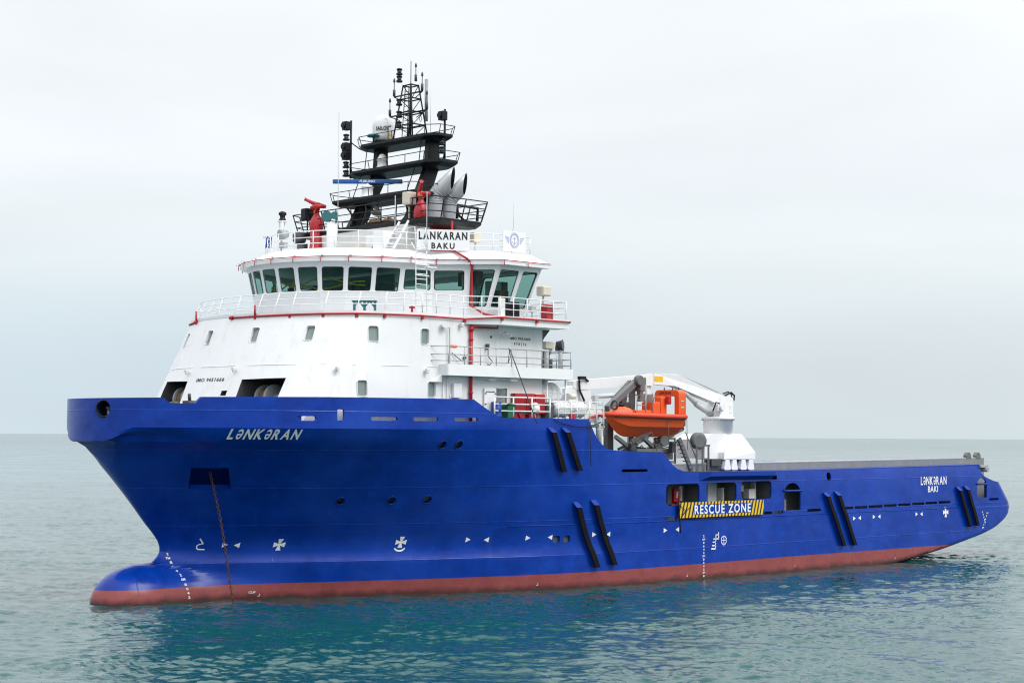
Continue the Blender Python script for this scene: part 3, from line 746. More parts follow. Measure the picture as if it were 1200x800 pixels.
# equipment seen through the rescue-zone openings
def cab(x, z, w, h, d, mat, name, parent=ship, y=-7.34):
    c = MB(); c.box((x, y-d/2, z), (w, d, h), bevel=.02); return c.build(name, M[mat], parent)
c = MB(); c.box((40.5, -7.3, 5.2), (11.4, .05, 3.0)); c.build('passage_shade', M['shadegrey'], ship)  # dark panel added over the grey wall to deepen the passage shade
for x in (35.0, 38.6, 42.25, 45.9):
    c = MB(); c.box((x, -8.0, 5.25), (.12, 1.3, 3.1)); c.build('passage_frame', M['shadegrey'], ship)
cab(36.7, 5.1, .4, 2.0, .3, 'darkgrey', 'pipe_trunk'); cab(37.45, 5.3, .62, .85, .3, 'red', 'fire_hose_box'); cab(36.9, 4.5, .6, .5, .3, 'red', 'hydrant_box')
c = MB(); add_text(c, 'F', plane_fn((37.45, -7.655, 5.3), (1, 0, 0), (0, 0, 1)), .5, .02); c.build('hose_box_lettering', M['markwhite'], ship, fix=False)
cab(35.8, 5.2, .45, 2.4, .6, 'lightgrey', 'ventilation_trunk'); cab(36.15, 5.2, .2, 2.4, .4, 'white_clean', 'stanchion_pipe')
cab(38.0, 5.4, .25, 1.0, .15, 'offwhite', 'notice_board')
cab(39.3, 5.0, .55, 2.2, .35, 'darkgrey', 'cable_locker'); cab(39.9, 5.1, .6, .75, .35, 'offwhite', 'junction_box'); cab(39.75, 5.75, .3, .35, .06, 'yellow', 'notice_board')
cab(41.0, 5.2, .9, 2.4, .25, 'lightgrey', 'switch_cabinet'); cab(41.85, 5.1, .14, 1.2, .5, 'offwhite', 'stanchion_pipe')
cab(43.1, 5.6, .45, .4, .25, 'offwhite', 'junction_box'); cab(43.65, 5.62, .4, .42, .25, 'offwhite', 'junction_box'); cab(44.1, 5.62, .35, .42, .25, 'cream', 'junction_box'); cab(44.9, 5.25, .7, .65, .5, 'offwhite', 'junction_box'); cab(45.35, 5.2, .14, 2.0, .4, 'lightgrey', 'stanchion_pipe'); cab(44.0, 5.0, .4, .5, .2, 'darkgrey', 'cable_locker')
cab(47.6, 4.3, .8, 1.4, .3, 'darkgrey', 'cable_locker'); cab(48.4, 4.4, .4, .8, .5, 'grey', 'bollard'); cab(47.3, 5.5, .25, .25, .3, 'offwhite', 'junction_box')

HB_=[(7.2,0),(7.25,2),(7.5,4.5),(7.9,6.4),(8.6,7.75),(11,8.8),(15,9.35),(18.5,9.4)]
HT_=[(9.5,0),(9.6,2),(10.1,4.5),(10.9,6.4),(12.0,7.9),(13.3,8.7),(15.5,9.3),(18.5,9.4)]
ZB,ZT=9.7,15.62
def outl(z):
    t=(z-ZB)/(ZT-ZB)
    return [(a+(c-a)*t,b+(d-b)*t) for (a,b),(c,d) in zip(HB_,HT_)]
def house_x(y,z):
    h=abs(y-YC); o=outl(z)
    for (a,b),(c,d) in zip(o,o[1:]):
        if h<=d: return a+(c-a)*(h-b)/(d-b)
    return o[-1][0]
def house_y(x,z):
    o=outl(z)
    for (a,b),(c,d) in zip(o,o[1:]):
        if x<=c: return YC-(b+(d-b)*(x-a)/(c-a))
    return YC-o[-1][1]

# ------------------------------------------------------------------ accommodation block
def house_pt(y=None, x=None, z=0.0):
    return Vector((house_x(y, z), y, z)) if x is None else Vector((x, house_y(x, z), z))
def house_frame(p, front):
    e = .12
    if front: a, b, c, d = house_pt(y=p.y+e, z=p.z), house_pt(y=p.y-e, z=p.z), house_pt(y=p.y, z=p.z-e), house_pt(y=p.y, z=p.z+e)
    else: a, b, c, d = house_pt(x=p.x-e, z=p.z), house_pt(x=p.x+e, z=p.z), house_pt(x=p.x, z=p.z-e), house_pt(x=p.x, z=p.z+e)
    t = (b-a).normalized(); u = (d-c).normalized(); n = t.cross(u).normalized(); u = n.cross(t)
    return t, u, n      # right as seen from outside, up, outward
def build_house():
    mb = MB(); zs = [ZB, 10.9, 12.75, 14.2, ZT]; rows = []
    for z in zs:
        o = outl(z)
        port = [(x, YC-y, z) for x, y in o]; star = [(x, YC+y, z) for x, y in o[1:]]
        loop = star[::-1]+port+[(24.75, YC-9.4, z), (24.75, YC+9.4, z)]
        rows.append([mb.V(p) for p in loop])
    for A, B in zip(rows, rows[1:]):
        for i in range(len(A)): mb.face([A[i], A[(i+1) % len(A)], B[(i+1) % len(A)], B[i]])
    mb.face(rows[0][::-1]); mb.face(rows[-1])
    o = mb.build('deckhouse', [M['white']], ship)
    c = MB()
    for sgn in (-1, 1):       # winch openings in the raked front
        pts = [(-4.47, 10.2), (-1.35, 10.2), (-1.35, 11.93), (-4.47, 11.98)]
        q = [house_pt(y=my(sgn, y), z=z) for y, z in pts]
        n = Vector((-1, 0, .2))
        c.hexa([p-n*2.6 if False else Vector((p.x+2.6, p.y, p.z)) for p in q]+[p+n*.4 for p in q])
    c.hexa([Vector((p.x+.9, p.y, p.z)) for p in [house_pt(y=y, z=z) for y, z in ((.05, 11.12), (-.46, 11.12), (-.46, 11.4), (.05, 11.4))]]+[Vector((p.x-.4, p.y, p.z)) for p in [house_pt(y=y, z=z) for y, z in ((.05, 11.12), (-.46, 11.12), (-.46, 11.4), (.05, 11.4))]])
    boolean(o, c.build('cut', M['darkgrey']))  # pocket walls coloured dark grey to stand in for shade inside the openings
    wins = []
    for y, z in ((-4.8, 14.5), (-1.11, 14.5), (3.21, 14.5), (6.7, 14.5)): wins.append((house_pt(y=y, z=z), True))
    for x, z in ((12.63, 14.47), (15.7, 14.42), (11.75, 11.5), (16.2, 11.52)): wins.append((house_pt(x=x, z=z), False))
    c = MB(); fr = []
    for p, f in wins:
        t, u, n = house_frame(p, f); fr.append((p, t, u, n))
        c.prism(rrect(-.27, -.42, .27, .42, .12), lambda a, b: p+t*a+u*b-n*.16, lambda a, b: p+t*a+u*b+n*.3)
    c.box((21.35, YC-9.4, 10.72), (.84, 1.6, 1.9))      # open doorway
    boolean(o, c.build('cut', M['white_clean']))
    o.data.polygons.foreach_set('use_smooth', [True]*len(o.data.polygons)); o.data.set_sharp_from_angle(angle=R(24))
    for p, t, u, n in fr:
        c = MB(); poly = rrect(-.29, -.44, .29, .44, .12)
        c.mi = 0; c.prism(poly, lambda a, b: p+t*a+u*b-n*.155, lambda a, b: p+t*a+u*b-n*.12)
        c.mi = 1
        ring = [p+t*a+u*b+n*.012 for a, b in rrect(-.30, -.45, .30, .45, .14)]; c.tube(ring, .022, 6, True)
        c.build('window', [M['cabinglass'], M['white_clean']], o)
    return o
house = build_house()
def on_house(name, txt, y, z, w, h, mat='markblack'):
    p = house_pt(y=y, z=z); t, u, n = house_frame(p, True)
    c = MB(); add_text(c, txt, lambda a, b: house_pt(y=y-a*abs(t.y), z=z+b*u.z)+n*.02, 1, .02, 1.15, fit=(w, h)); c.build(name, M[mat], house, fix=False)
on_house('identity_lettering', 'IMO 9451666', 1.53, 12.03, 2.75, .22)
yw = YC-9.4
c = MB(); f = plane_fn((22.95, yw, 14.62), (1, 0, 0), (0, 0, 1), .012); add_text(c, 'IMO 9451666', f, 1, .025, 1.1, fit=(1.62, .17)); f = plane_fn((22.92, yw, 14.3), (1, 0, 0), (0, 0, 1), .012); add_text(c, '9 Y 8 1 7 6', f, 1, .025, 1.1, fit=(1.0, .17))
c.build('identity_lettering', M['markblack'], house, fix=False)
# welded horizontal strake and seams, downlights
c = MB()
pts = [house_pt(y=YC+h, z=12.78)+Vector((-.004, 0, 0)) for h in (7.5, 6, 4.5, 3, 1.5, 0, -1.5, -3, -4.5, -6, -7.5)]+[house_pt(x=x, z=12.78)+Vector((0, -.004, 0)) for x in (10.2, 11.5, 13, 14.5, 16, 16.6)]
c.tube(pts, .022, 6); c.build('weld_strake', M['white_clean'], house)
for p, f in ((house_pt(y=4.15, z=12.48), True), (house_pt(y=-.65, z=12.51), True), (house_pt(x=10.6, z=12.48), False), (house_pt(x=15.7, z=12.55), False), (house_pt(x=18.2, z=15.2), False)):
    t, u, n = house_frame(p, f); c = MB()
    c.mi = 0; c.tube([p-n*.02, p+n*.16], .03, 6); c.box(p+n*.2+Vector((0, 0, .03)), (.2, .2, .17), bevel=.03)
    c.mi = 1; c.lathe([(.075, -.16), (.09, -.08)], p+n*.2, (0, 0, 1), 12)
    c.build('deck_lamp', [M['offwhite'], M['cream']], house)
# mooring winches behind the openings
for sgn in (-1, 1):
    wroot = MB(); yc_, zc_ = my(sgn, -2.75), 11.0; xc_ = 9.95
    wroot.box((xc_+.3, yc_, 9.95), (1.4, 2.6, .5)); wroot.box((xc_+.55, my(sgn, -3.9), 10.7), (.7, .5, 1.4))
    wn = wroot.build('mooring_winch', M['davitgrey'], ship)
    c = MB(); c.lathe([(.2, -1.5), (.2, 1.0), (.68, 1.0), (.74, 1.03), (.74, 1.11), (.68, 1.14), (.2, 1.14), (.2, 1.2)], (xc_-.35, yc_, zc_), (0, 1, 0), 28)
    c.lathe([(.2, -.12), (.70, -.10), (.76, -.06), (.76, .04), (.70, .08), (.5, .09), (.2, .12)], (xc_-.35, yc_+.2, zc_), (0, 1, 0), 28)
    c.lathe([(.12, -1.32), (.36, -1.30), (.40, -1.24), (.36, -1.2), (.2, -1.1), (.17, -.8), (.22, -.6)], (xc_-.5, yc_+.1, zc_), (0, 1, 0), 24)
    c.build('warping_drum', M['grey'], wn)
    c = MB(); prof = []
    for k in range(14): prof += [(.52, .31+k*.05), (.56, .335+k*.05)]
    c.lathe(prof, (xc_-.35, yc_, zc_), (0, 1, 0), 28); c.build('rope_coil', M['rope'], wn)
    c = MB(); c.prism_y(rrect(10.8, 10.3, 11.3, 11.5, .15), my(sgn, -4.1), my(sgn, -4.2)); c.build('hatch_cover', M['black'], wn)
# bitts beside the bulwark notch
for y in (-2.5, -1.2, -.3):
    c = MB(); c.lathe([(.26, 9.7), (.26, 9.75), (.15, 9.8), (.15, 10.5), (.27, 10.55), (.27, 10.66), (.16, 10.7)], (3.2+.25*abs(y), y-.9, 0), (0, 0, 1), 14); c.build('bollard', M['darkgrey'], ship)
c = MB(); c.box((3.9, -2.9, 10.5), (.5, .6, .5), rz=.4, bevel=.05); c.tube([(3.9, -2.9, 10.7), (3.8, -3.0, 11.1)], .09, 8); c.build('roller_fairlead', M['darkgrey'], ship)

# ---- bridge deck
def bd(z, off=0.0):
    o = outl(ZT); pts = [(x-off*.9, y+off*.5) for x, y in o]
    port = [(x, YC-y) for x, y in pts]; star = [(x, YC+y) for x, y in pts[1:]]
    return star[::-1]+port+[(20.2, -9.3), (25.7, -9.3), (25.7, 2*YC+9.3), (20.2, 2*YC+9.3)]
c = MB(); c.prism_z(bd(0, .03), 15.60, 15.74); bridge_deck = c.build('bridge_deck', M['white_clean'], ship)
for sgn in (-1, 1):
    c = MB(); q = [(18.45, -8.13), (20.2, -9.31), (25.72, -9.31), (25.72, -8.13)]
    if sgn > 0: q = [(x, 2*YC-y) for x, y in q]
    c.prism_z(q, 15.26, 15.76); wing = c.build('bridge_wing', M['white_clean'], bridge_deck)
    c = MB(); ys = my(sgn, -8.6)
    c.prism_y([(24.78, 15.255), (24.78, 14.4), (25.0, 14.75), (25.5, 15.255)], my(sgn, -8.0), my(sgn, -7.9)); c.build('wing_bracket', M['darkgrey'], bridge_deck)
# ---- side balcony and platform aft of the house
c = MB()
c.prism_z([(16.72, -8.0), (16.72, -8.8), (26.6, -8.8), (26.6, 2*YC+8.8), (24.75, 2*YC+8.8), (24.75, -8.0)], 12.42, 12.52)
for a, b in (((16.72, -8.05), (16.72, -8.8)), ((16.72, -8.8), (26.6, -8.8)), ((26.6, -8.8), (26.6, 2*YC+8.8))):
    A, B = Vector((*a, 12.63)), Vector((*b, 12.63)); c.bar(A, B, .06, .62)
c.build('side_balcony', M['white_clean'], ship)
c = MB(); c.prism_y([(16.74, 12.4), (16.2, 11.95), (16.74, 11.95)], -8.06, -8.3); c.build('balcony_bracket', M['white_clean'], ship)

# ---- railings
def railing(name, bot, top, heights, mat, parent=ship, step=1.25, r=.024, rs=.032, closed=False, skip=None):
    """rails at fractional heights between a foot line and a head line, stanchions spaced along it"""
    c = MB(); bot = [Vector(p) for p in bot]; top = [Vector(p) for p in top]
    for h in heights: c.tube([b.lerp(t, h) for b, t in zip(bot, top)], r if h < .99 else r*1.15, 6, closed)
    n = len(bot)
    for i in range(n if closed else n-1):
        b0, b1, t0, t1 = bot[i], bot[(i+1) % n], top[i], top[(i+1) % n]
        k = max(1, round((b1-b0).length/step))
        for j in range(k+(1 if (i == n-2 and not closed) else 0)): c.tube([b0.lerp(b1, j/k), t0.lerp(t1, j/k)], rs, 6)
    return c.build(name, M[mat], parent)
def shift(pts, dz, d=0.0): return [(p[0]+d, p[1], p[2]+dz) for p in pts]
o = outl(ZT); full = [(x, YC+y) for x, y in o[::-1]]+[(x, YC-y) for x, y in o[1:]]
def resample(pts, step):
    out = []
    for a, b in zip(pts, pts[1:]):
        a, b = Vector(a), Vector(b); k = max(1, round((b-a).length/step)); out += [a.lerp(b, i/k) for i in range(k)]
    return out+[Vector(pts[-1])]
front = [Vector((x+.05, YC+(y-YC)*.992, 15.74)) for x, y in full if x < 15.6]
def lean(p):
    k = smooth(15.5, 11.5, p.x); k = max(0, min(1, (15.5-p.x)/3.5)); return Vector((p.x+.46*k, YC+(p.y-YC)*(1-.022*k), p.z+1.08))
fr = resample(front, 1.45)
railing('railing', fr, [lean(p) for p in fr], (.36, .68, 1), 'white_clean', bridge_deck, step=1.6)
for sgn in (-1, 1):
    pts = [(15.5, my(sgn, -8.0), 15.74), (18.5, my(sgn, -8.07), 15.74), (20.25, my(sgn, -9.2), 15.76), (25.6, my(sgn, -9.2), 15.76), (25.6, my(sgn, -5.5), 15.76)]
    railing('railing', pts, [(x, y, z+1.08) for x, y, z in pts], (.36, .68, 1), 'white_clean', bridge_deck, step=1.15)
pts = [(16.0, -8.12, 12.72), (16.8, -8.72, 12.94), (26.52, -8.72, 12.94), (26.52, 2*YC+8.7, 12.94)]
railing('railing', pts[1:], [(x, y, z+1.0) for x, y, z in pts[1:]], (.2, .55, 1), 'steel', ship, step=1.18)
c = MB(); 
for h in (.2, .55, 1): c.tube([(16.1, -8.02, 12.94+h), (16.8, -8.72, 12.94+h)], .026, 6)
c.build('railing', M['steel'], ship)
pts = [(20.35, -8.7, 10.05), (24.8, -8.7, 10.05)]
rl = railing('railing', pts, [(x, y, z+1.15) for x, y, z in pts], (.32, .66, 1), 'white_clean', ship, step=1.5, r=.04, rs=.05)

# ---- red fire main along the deck edge and down the side
c = MB()
ed = [p for p in full if p[1] < 1.5 and p[0] < 18.5]
pp = [Vector((x-.09, YC+(y-YC)*1.012, 15.56)) for x, y in ed]
pp = [p for p in pp if p.x < 18.4]+[Vector((18.4, -8.24, 15.52)), Vector((20.2, -9.42, 15.66)), Vector((25.75, -9.42, 15.66)), Vector((25.75, -9.3, 15.62))]
c.tube(pp, .052, 8)
for p in resample(pp, 2.3)[1:-2]: c.box(p+Vector((.05, .03, -.12)), (.14, .14, .14))
c.lathe([(.11, -.12), (.11, .12)], pp[0]+Vector((0, .1, 0)), (0, 1, 0), 12)
c.tube([pp[1]+Vector((0, 0, 0)), pp[1]+Vector((-.02, 0, .62))], .055, 8)
st = [Vector((x-.09, YC+(y-YC)*1.012, 15.53)) for x, y in full if y > 4.5 and x < 12.6][::1]
c.tube(st, .052, 8)
c.tube([st[-1], st[-1]+Vector((0, 0, .65))], .055, 8)
c.lathe([(.11, -.12), (.11, .12)], st[-1], (0, 1, 0), 12)
c.tube([(18.9, -8.3, 15.35), (18.9, -8.3, 15.1), (20.9, -8.35, 15.12), (20.9, -8.35, 15.3)], .06, 8)
c.tube([(18.95, -8.24, 15.2), (18.95, -8.24, 9.75)], .095, 10)
for z in (14.4, 13.2, 11.4): c.lathe([(.13, -.05), (.13, .05)], (18.95, -8.24, z), (0, 0, 1), 10)
c.lathe([(.15, -.1), (.15, .1)], (18.95, -8.24, 15.0), (0, 0, 1), 10)
c.build('fire_main', M['red'], ship)
c = MB(); c.tube([(16.95, -8.26, 15.0), (17.3, -8.26, 15.0), (17.3, -8.26, 14.6), (17.32, -8.26, 12.95), (17.7, -8.24, 12.95), (18.4, -8.24, 12.95)], .038, 8); c.lathe([(.16, -.1), (.2, .1)], (16.9, -8.28, 15.08), (-.3, -.8, .3), 14)
c.build('vent_pipe', M['lightgrey'], ship)
c = MB()
for zz in (13.9, 12.95): c.tube([(20.2, -8.12, zz), (20.2, -8.3, zz), (20.2, -8.3, zz+.1)], .035, 6)
c.tube([(20.2, -8.3, 14.05), (20.2, -8.3, 13.5), (20.55, -8.3, 13.2), (20.2, -8.3, 12.9), (20.8, -8.3, 12.8)], .03, 6); c.box((20.2, -8.25, 14.1), (.14, .2, .2)); c.build('valve_pipes', M['darkgrey'], ship)
c = MB(); c.box((20.6, -8.115, 14.62), (.14, .02, .14)); c.build('escape_sign', M['green'], ship)
c = MB(); c.box((17.75, -8.115, 13.98), (.5, .02, .12)); c.build('warning_plate', M['orange'], ship)
c = MB(); c.tube([(17.6, -8.13, 13.6), (18.2, -8.3, 13.15)], .025, 6); c.box((18.5, -8.2, 13.35), (.14, .14, .14)); c.build('valve_lever', M['darkgrey'], ship)
c = MB(); c.box((17.9, -8.22, 11.5), (.62, .22, .8), bevel=.03); c.build('electric_box', M['white_clean'], ship)
c = MB(); c.tube([(16.95, -8.14, 12.3), (16.95, -8.14, 9.8)], .03, 6); c.tube([(17.25, -8.14, 12.3), (17.25, -8.14, 9.8)], .025, 6); c.tube([(17.5, -8.16, 11.3), (17.5, -8.16, 11.0), (18.2, -8.16, 11.0)], .03, 6); c.build('conduit', M['white_clean'], ship)

# ---- weather door swung open, red lockers, light fittings on the lower side wall
c = MB(); c.prism_y(rrect(20.0, 9.85, 20.92, 11.72, .1), -8.15, -8.24); dr = c.build('weather_door', M['white_clean'], ship)
c = MB()
for zz in (10.2, 10.8, 11.4):
    for x in (20.08, 20.84): c.box((x, -8.26, zz), (.10, .05, .05))
c.tube([(20.1, -8.27, 11.5), (20.8, -8.27, 11.5)], .018, 6); c.tube([(20.3, -8.27, 10.0), (20.8, -8.27, 10.35)], .018, 6); c.build('handle', M['darkgrey'], dr)
c = MB(); c.prism_y(rrect(20.86, 9.78, 21.84, 11.74, .1), -8.108, -8.125); 
c = MB(); c.tube([(20.9, -8.14, 9.75), (20.9, -8.14, 11.7), (21.8, -8.14, 11.7), (21.8, -8.14, 9.75)], .035, 6); c.build('door_frame', M['darkgrey'], house)
for x0, x1, z0, z1 in ((22.18, 23.05, 10.35, 11.45), (23.1, 23.8, 10.35, 11.45), (23.86, 24.62, 10.3, 11.42)):
    c = MB(); c.box(((x0+x1)/2, -8.3, (z0+z1)/2), (x1-x0, .38, z1-z0), bevel=.02); lk = c.build('fire_locker', M['red'], ship)
    c = MB(); c.box((x1-.12, -8.5, (z0+z1)/2), (.05, .03, .16)); c.build('handle', M['darkgrey'], lk)
c = MB(); c.box((22.6, -8.3, 9.95), (.85, .3, .7)); c.tube([(22.45, -8.5, 10.3), (22.75, -8.55, 9.8)], .05, 8); c.build('hydrant', M['red'], ship)
c = MB(); c.box((23.7, -8.3, 9.95), (.7, .3, .6)); c.tube([(23.6, -8.5, 9.7), (23.6, -8.5, 10.2), (23.9, -8.5, 10.25)], .05, 8); c.build('hydrant', M['red'], ship)
c = MB(); c.lathe([(.05, 0), (.32, .02), (.34, .1), (.2, .24), (.05, .26)], (23.75, -8.5, 10.62), (0, -.9, .25), 18); c.tube([(23.75, -8.5, 9.9), (23.75, -8.5, 10.5)], .05, 8); c.build('deck_floodlight', M['offwhite'], ship)
c = MB(); c.box((22.1, -8.3, 10.65), (.3, .3, .45)); c.build('vent_head', M['cream'], ship)
c = MB(); c.tube([(19.5, -8.3, 12.2), (21.8, -8.5, 12.22), (22.2, -8.3, 12.15)], .03, 6); c.box((20.4, -8.4, 12.18), (.5, .16, .1)); c.box((22.0, -8.5, 12.2), (.55, .2, .14)); c.build('strip_light', M['white_clean'], ship)
c = MB(); c.tube([(21.6, -8.2, 14.95), (21.6, -8.35, 14.8)], .05, 8); c.box((21.6, -8.5, 14.82), (.9, .12, .06)); c.box((21.75, -8.5, 14.72), (.1, .12, .14)); c.build('strip_light', M['offwhite'], ship)

# ---- wheelhouse: outward-leaning panels with glazed openings
TOP = [(11.75, .75), (12.1, 2.15), (12.8, 3.5), (13.85, 4.65), (15.2, 5.55), (16.7, 6.25), (18.45, 6.75), (19.85, 8.15), (21.1, 9.62), (22.85, 9.68), (24.4, 9.7)]
BOT = [(12.45, .70), (12.75, 1.95), (13.3, 3.05), (14.2, 4.05), (15.45, 4.85), (16.7, 5.75), (18.45, 6.75), (19.85, 8.15), (20.65, 8.85), (22.3, 8.87), (23.55, 8.9)]
ZW0, ZW1 = 15.72, 18.80
def build_wheelhouse():
    P = [(x, YC-y) for x, y in TOP]; Q = [(x, YC-y) for x, y in BOT]
    S = [(x, YC+y) for x, y in TOP]; U = [(x, YC+y) for x, y in BOT]
    top = S[::-1]+P; bot = U[::-1]+Q; n = len(top)
    panels = []      # (b0, b1, t0, t1, window spec)
    half = ['f', 'f', 'f', 'f', 'f', 's', 's1', 's2', 'w', 'w']
    spec = half[::-1]+['f']+half
    wall = MB(); wins = []
    def quad(b0, b1, t0, t1, sp):
        b0, b1, t0, t1 = [Vector(v) for v in (b0, b1, t0, t1)]
        W = ((b1-b0).length+(t1-t0).length)/2; Hh = ZW1-ZW0
        f = lambda u, v: b0.lerp(b1, u/W).lerp(t0.lerp(t1, u/W), v/Hh)
        if sp is None: wall.face([wall.V(v) for v in (b0, b1, t1, t0)]); return
        v0, v1, m0, m1 = {'f': (1.42, 2.76, .13, .13), 's': (1.58, 2.72, .16, .1), 's1': (1.58, 2.72, .10, .14), 's2': (.66, 2.78, .16, .16), 'w': (.66, 2.80, .15, .15)}[sp]
        hole = rrect(m0, v0, W-m1, v1, .13, 4)
        o_ = [wall.V(f(u, v)) for u, v in ((0, 0), (W, 0), (W, Hh), (0, Hh))]
        h_ = [wall.V(f(u, v)) for u, v in hole]
        es = [wall.bm.edges.new((o_[i], o_[(i+1) % 4])) for i in range(4)]+[wall.bm.edges.new((h_[i], h_[(i+1) % len(h_)])) for i in range(len(h_))]
        bmesh.ops.triangle_fill(wall.bm, use_beauty=True, edges=es)
        nrm = (b1-b0).cross(t0-b0).normalized()
        wins.append((f, hole, nrm, sp))
    for i in range(n-1): quad((*bot[i], ZW0), (*bot[i+1], ZW0), (*top[i], ZW1), (*top[i+1], ZW1), spec[i])
    # aft ends and aft wall
    for sgn in (-1, 1):
        a, b = (BOT[-1][0], YC+sgn*BOT[-1][1]), (TOP[-1][0], YC+sgn*TOP[-1][1])
        a2, b2 = (23.55, YC+sgn*4.6), (24.4, YC+sgn*4.6)
        L_ = [(a, a2, b, b2), (a2, a, b2, b)][0 if sgn < 0 else 1]
        quad((*L_[0], ZW0), (*L_[1], ZW0), (*L_[2], ZW1), (*L_[3], ZW1), 'w')
    quad((23.55, YC-4.6, ZW0), (23.55, YC+4.6, ZW0), (24.4, YC-4.6, ZW1), (24.4, YC+4.6, ZW1), 's')
    bmesh.ops.remove_doubles(wall.bm, verts=wall.bm.verts, dist=.002)
    o = wall.build('wheelhouse', [M['wallgrey']], ship)
    md = o.modifiers.new('thickness', 'SOLIDIFY'); md.thickness = .11; md.offset = -1
    bpy.context.view_layer.update(); dg = bpy.context.evaluated_depsgraph_get(); me = bpy.data.meshes.new_from_object(o.evaluated_get(dg))
    o.modifiers.clear(); o.data = me
    for f, hole, nrm, sp in wins:
        c = MB(); c.mi = 0; m = len(hole); cu = sum(u for u, v in hole)/m; cv = sum(v for u, v in hole)/m
        ins = [(u+(cu-u)*.07, v+(cv-v)*.05) for u, v in hole]; ou = [(u+(u-cu)*.02, v+(v-cv)*.02) for u, v in hole]
        A = [c.V(f(u, v)-nrm*.045) for u, v in ou]; B = [c.V(f(u, v)-nrm*.03) for u, v in ins]; D = [c.V(f(u, v)-nrm*.07) for u, v in ou]
        for k in range(m): c.face([A[k], A[(k+1) % m], B[(k+1) % m], B[k]]); c.face([A[k], D[k], D[(k+1) % m], A[(k+1) % m]])
        c.mi = 1; c.face([c.V(f(u, v)-nrm*.055) for u, v in hole])
        c.build('window', [M['black'], M['glass']], o, fix=False)
    return o
wheelhouse = build_wheelhouse()
# roof: visor edge, sloped brow, flat top
def roof_ring(half, z):
    return [(x, YC+y, z) for x, y in half[::-1]]+[(x, YC-y, z) for x, y in half]
RO = [(11.5, .8), (11.85, 2.4), (12.6, 3.95), (13.7, 5.1), (15.2, 6.1), (16.8, 6.75), (18.4, 7.1), (21.0, 10.0), (24.75, 10.05)]
RI = [(13.0, .8), (13.35, 2.1), (14.0, 3.3), (14.95, 4.25), (16.2, 5.0), (17.5, 5.5), (18.9, 5.8), (21.4, 8.7), (24.35, 8.75)]
c = MB(); rings = [[c.V(p) for p in roof_ring(h, z)] for h, z in ((RO, 18.78), (RO, 18.98), (RI, 19.66))]
for A, B in zip(rings, rings[1:]):
    for i in range(len(A)): c.face([A[i], A[(i+1) % len(A)], B[(i+1) % len(A)], B[i]])
c.face(rings[0][::-1]); c.face(rings[2])
roof = c.build('roof', M['white_clean'], wheelhouse, smooth_angle=18)
c = MB(); rp = [Vector((x-.03, YC+(y-YC)*1.004, 19.02)) for x, y, z in roof_ring(RO, 0)]; c.tube(rp, .028, 6)
for i, p in enumerate(resample(rp, 1.9)[1:-1]): c.tube([p, p+Vector((-.05 if p.x < 15 else 0, 0 if p.y > -4 else -.05, -.0)), p+Vector((-.05 if p.x < 15 else 0, 0 if p.y > -4 else -.05, -.32))], .024, 6)
c.build('window_wash_line', M['red'], wheelhouse)
for i, p in enumerate(resample(rp, 1.3)):
    if p.x > 20: continue
    c = MB(); c.tube([p+Vector((.15, 0, .05)), p+Vector((-.12, 0, .14)), p+Vector((-.2, 0, -.05))], .016, 5); c.box(p+Vector((.1, 0, .06)), (.12, .12, .09))
    c.build('wiper_motor', M['lightgrey'], wheelhouse)
# interior: console bench along the front, chairs, cabinets, ceiling band
c = MB()
for i in range(len(BOT)-5):
    for sgn in (-1, 1):
        a, b = BOT[i], BOT[i+1]; k = Vector((.8, -sgn*.25, 0))
        A, B = Vector((a[0]+.35, YC+sgn*a[1]*.93, 15.8)), Vector((b[0]+.35, YC+sgn*b[1]*.93, 15.8))
        c.hexa([A, B, B+k, A+k, A+Vector((0, 0, 1.15)), B+Vector((0, 0, 1.15)), B+k+Vector((0, 0, 1.32)), A+k+Vector((0, 0, 1.32))])
c.box((18.5, YC, 16.8), (1.0, 5.5, 2.2)); c.build('console', M['console'], wheelhouse)
c = MB(); c.box((19.6, YC+1.5, 17.2), (.12, 7, 2.9)); c.box((20.6, -6.2, 17.0), (1.0, .12, 2.5)); c.box((22.4, -6.4, 16.9), (.9, .5, 2.2)); c.build('inner_partition', M['interior'], wheelhouse)
c = MB(); c.box((21.0, -5.9, 18.1), (.5, 1.6, .8)); c.box((22.2, -7.2, 16.6), (.7, .6, 1.6)); c.box((23.0, -6.0, 17.0), (.4, 1.5, 2.0)); c.build('cabinet', M['brown'], wheelhouse)
for y in (-1.6, 2.2, 4.6):
    c = MB(); c.box((15.6, y, 16.9), (.55, .5, .14)); c.box((15.9, y, 17.4), (.12, .5, .9)); c.tube([(15.6, y, 15.8), (15.6, y, 16.9)], .08, 8); c.build('pilot_chair', M['black'], wheelhouse)

c = MB()
for k, (a0, z) in enumerate(((-.5, 17.55), (2.6, 17.75))):
    pts = []
    for i in range(28):
        y = YC+4.6-9.0*i/27; x = 13.3+.11*(y-YC)**2; pts.append((x, y, z+.22*math.sin(i*.55+a0)))
    c.tube(pts, .045, 6)
c.build('window_reflection_tubes', M['yellow'], wheelhouse)  # wavy yellow tubes added to stand in for reflections in the bridge windows

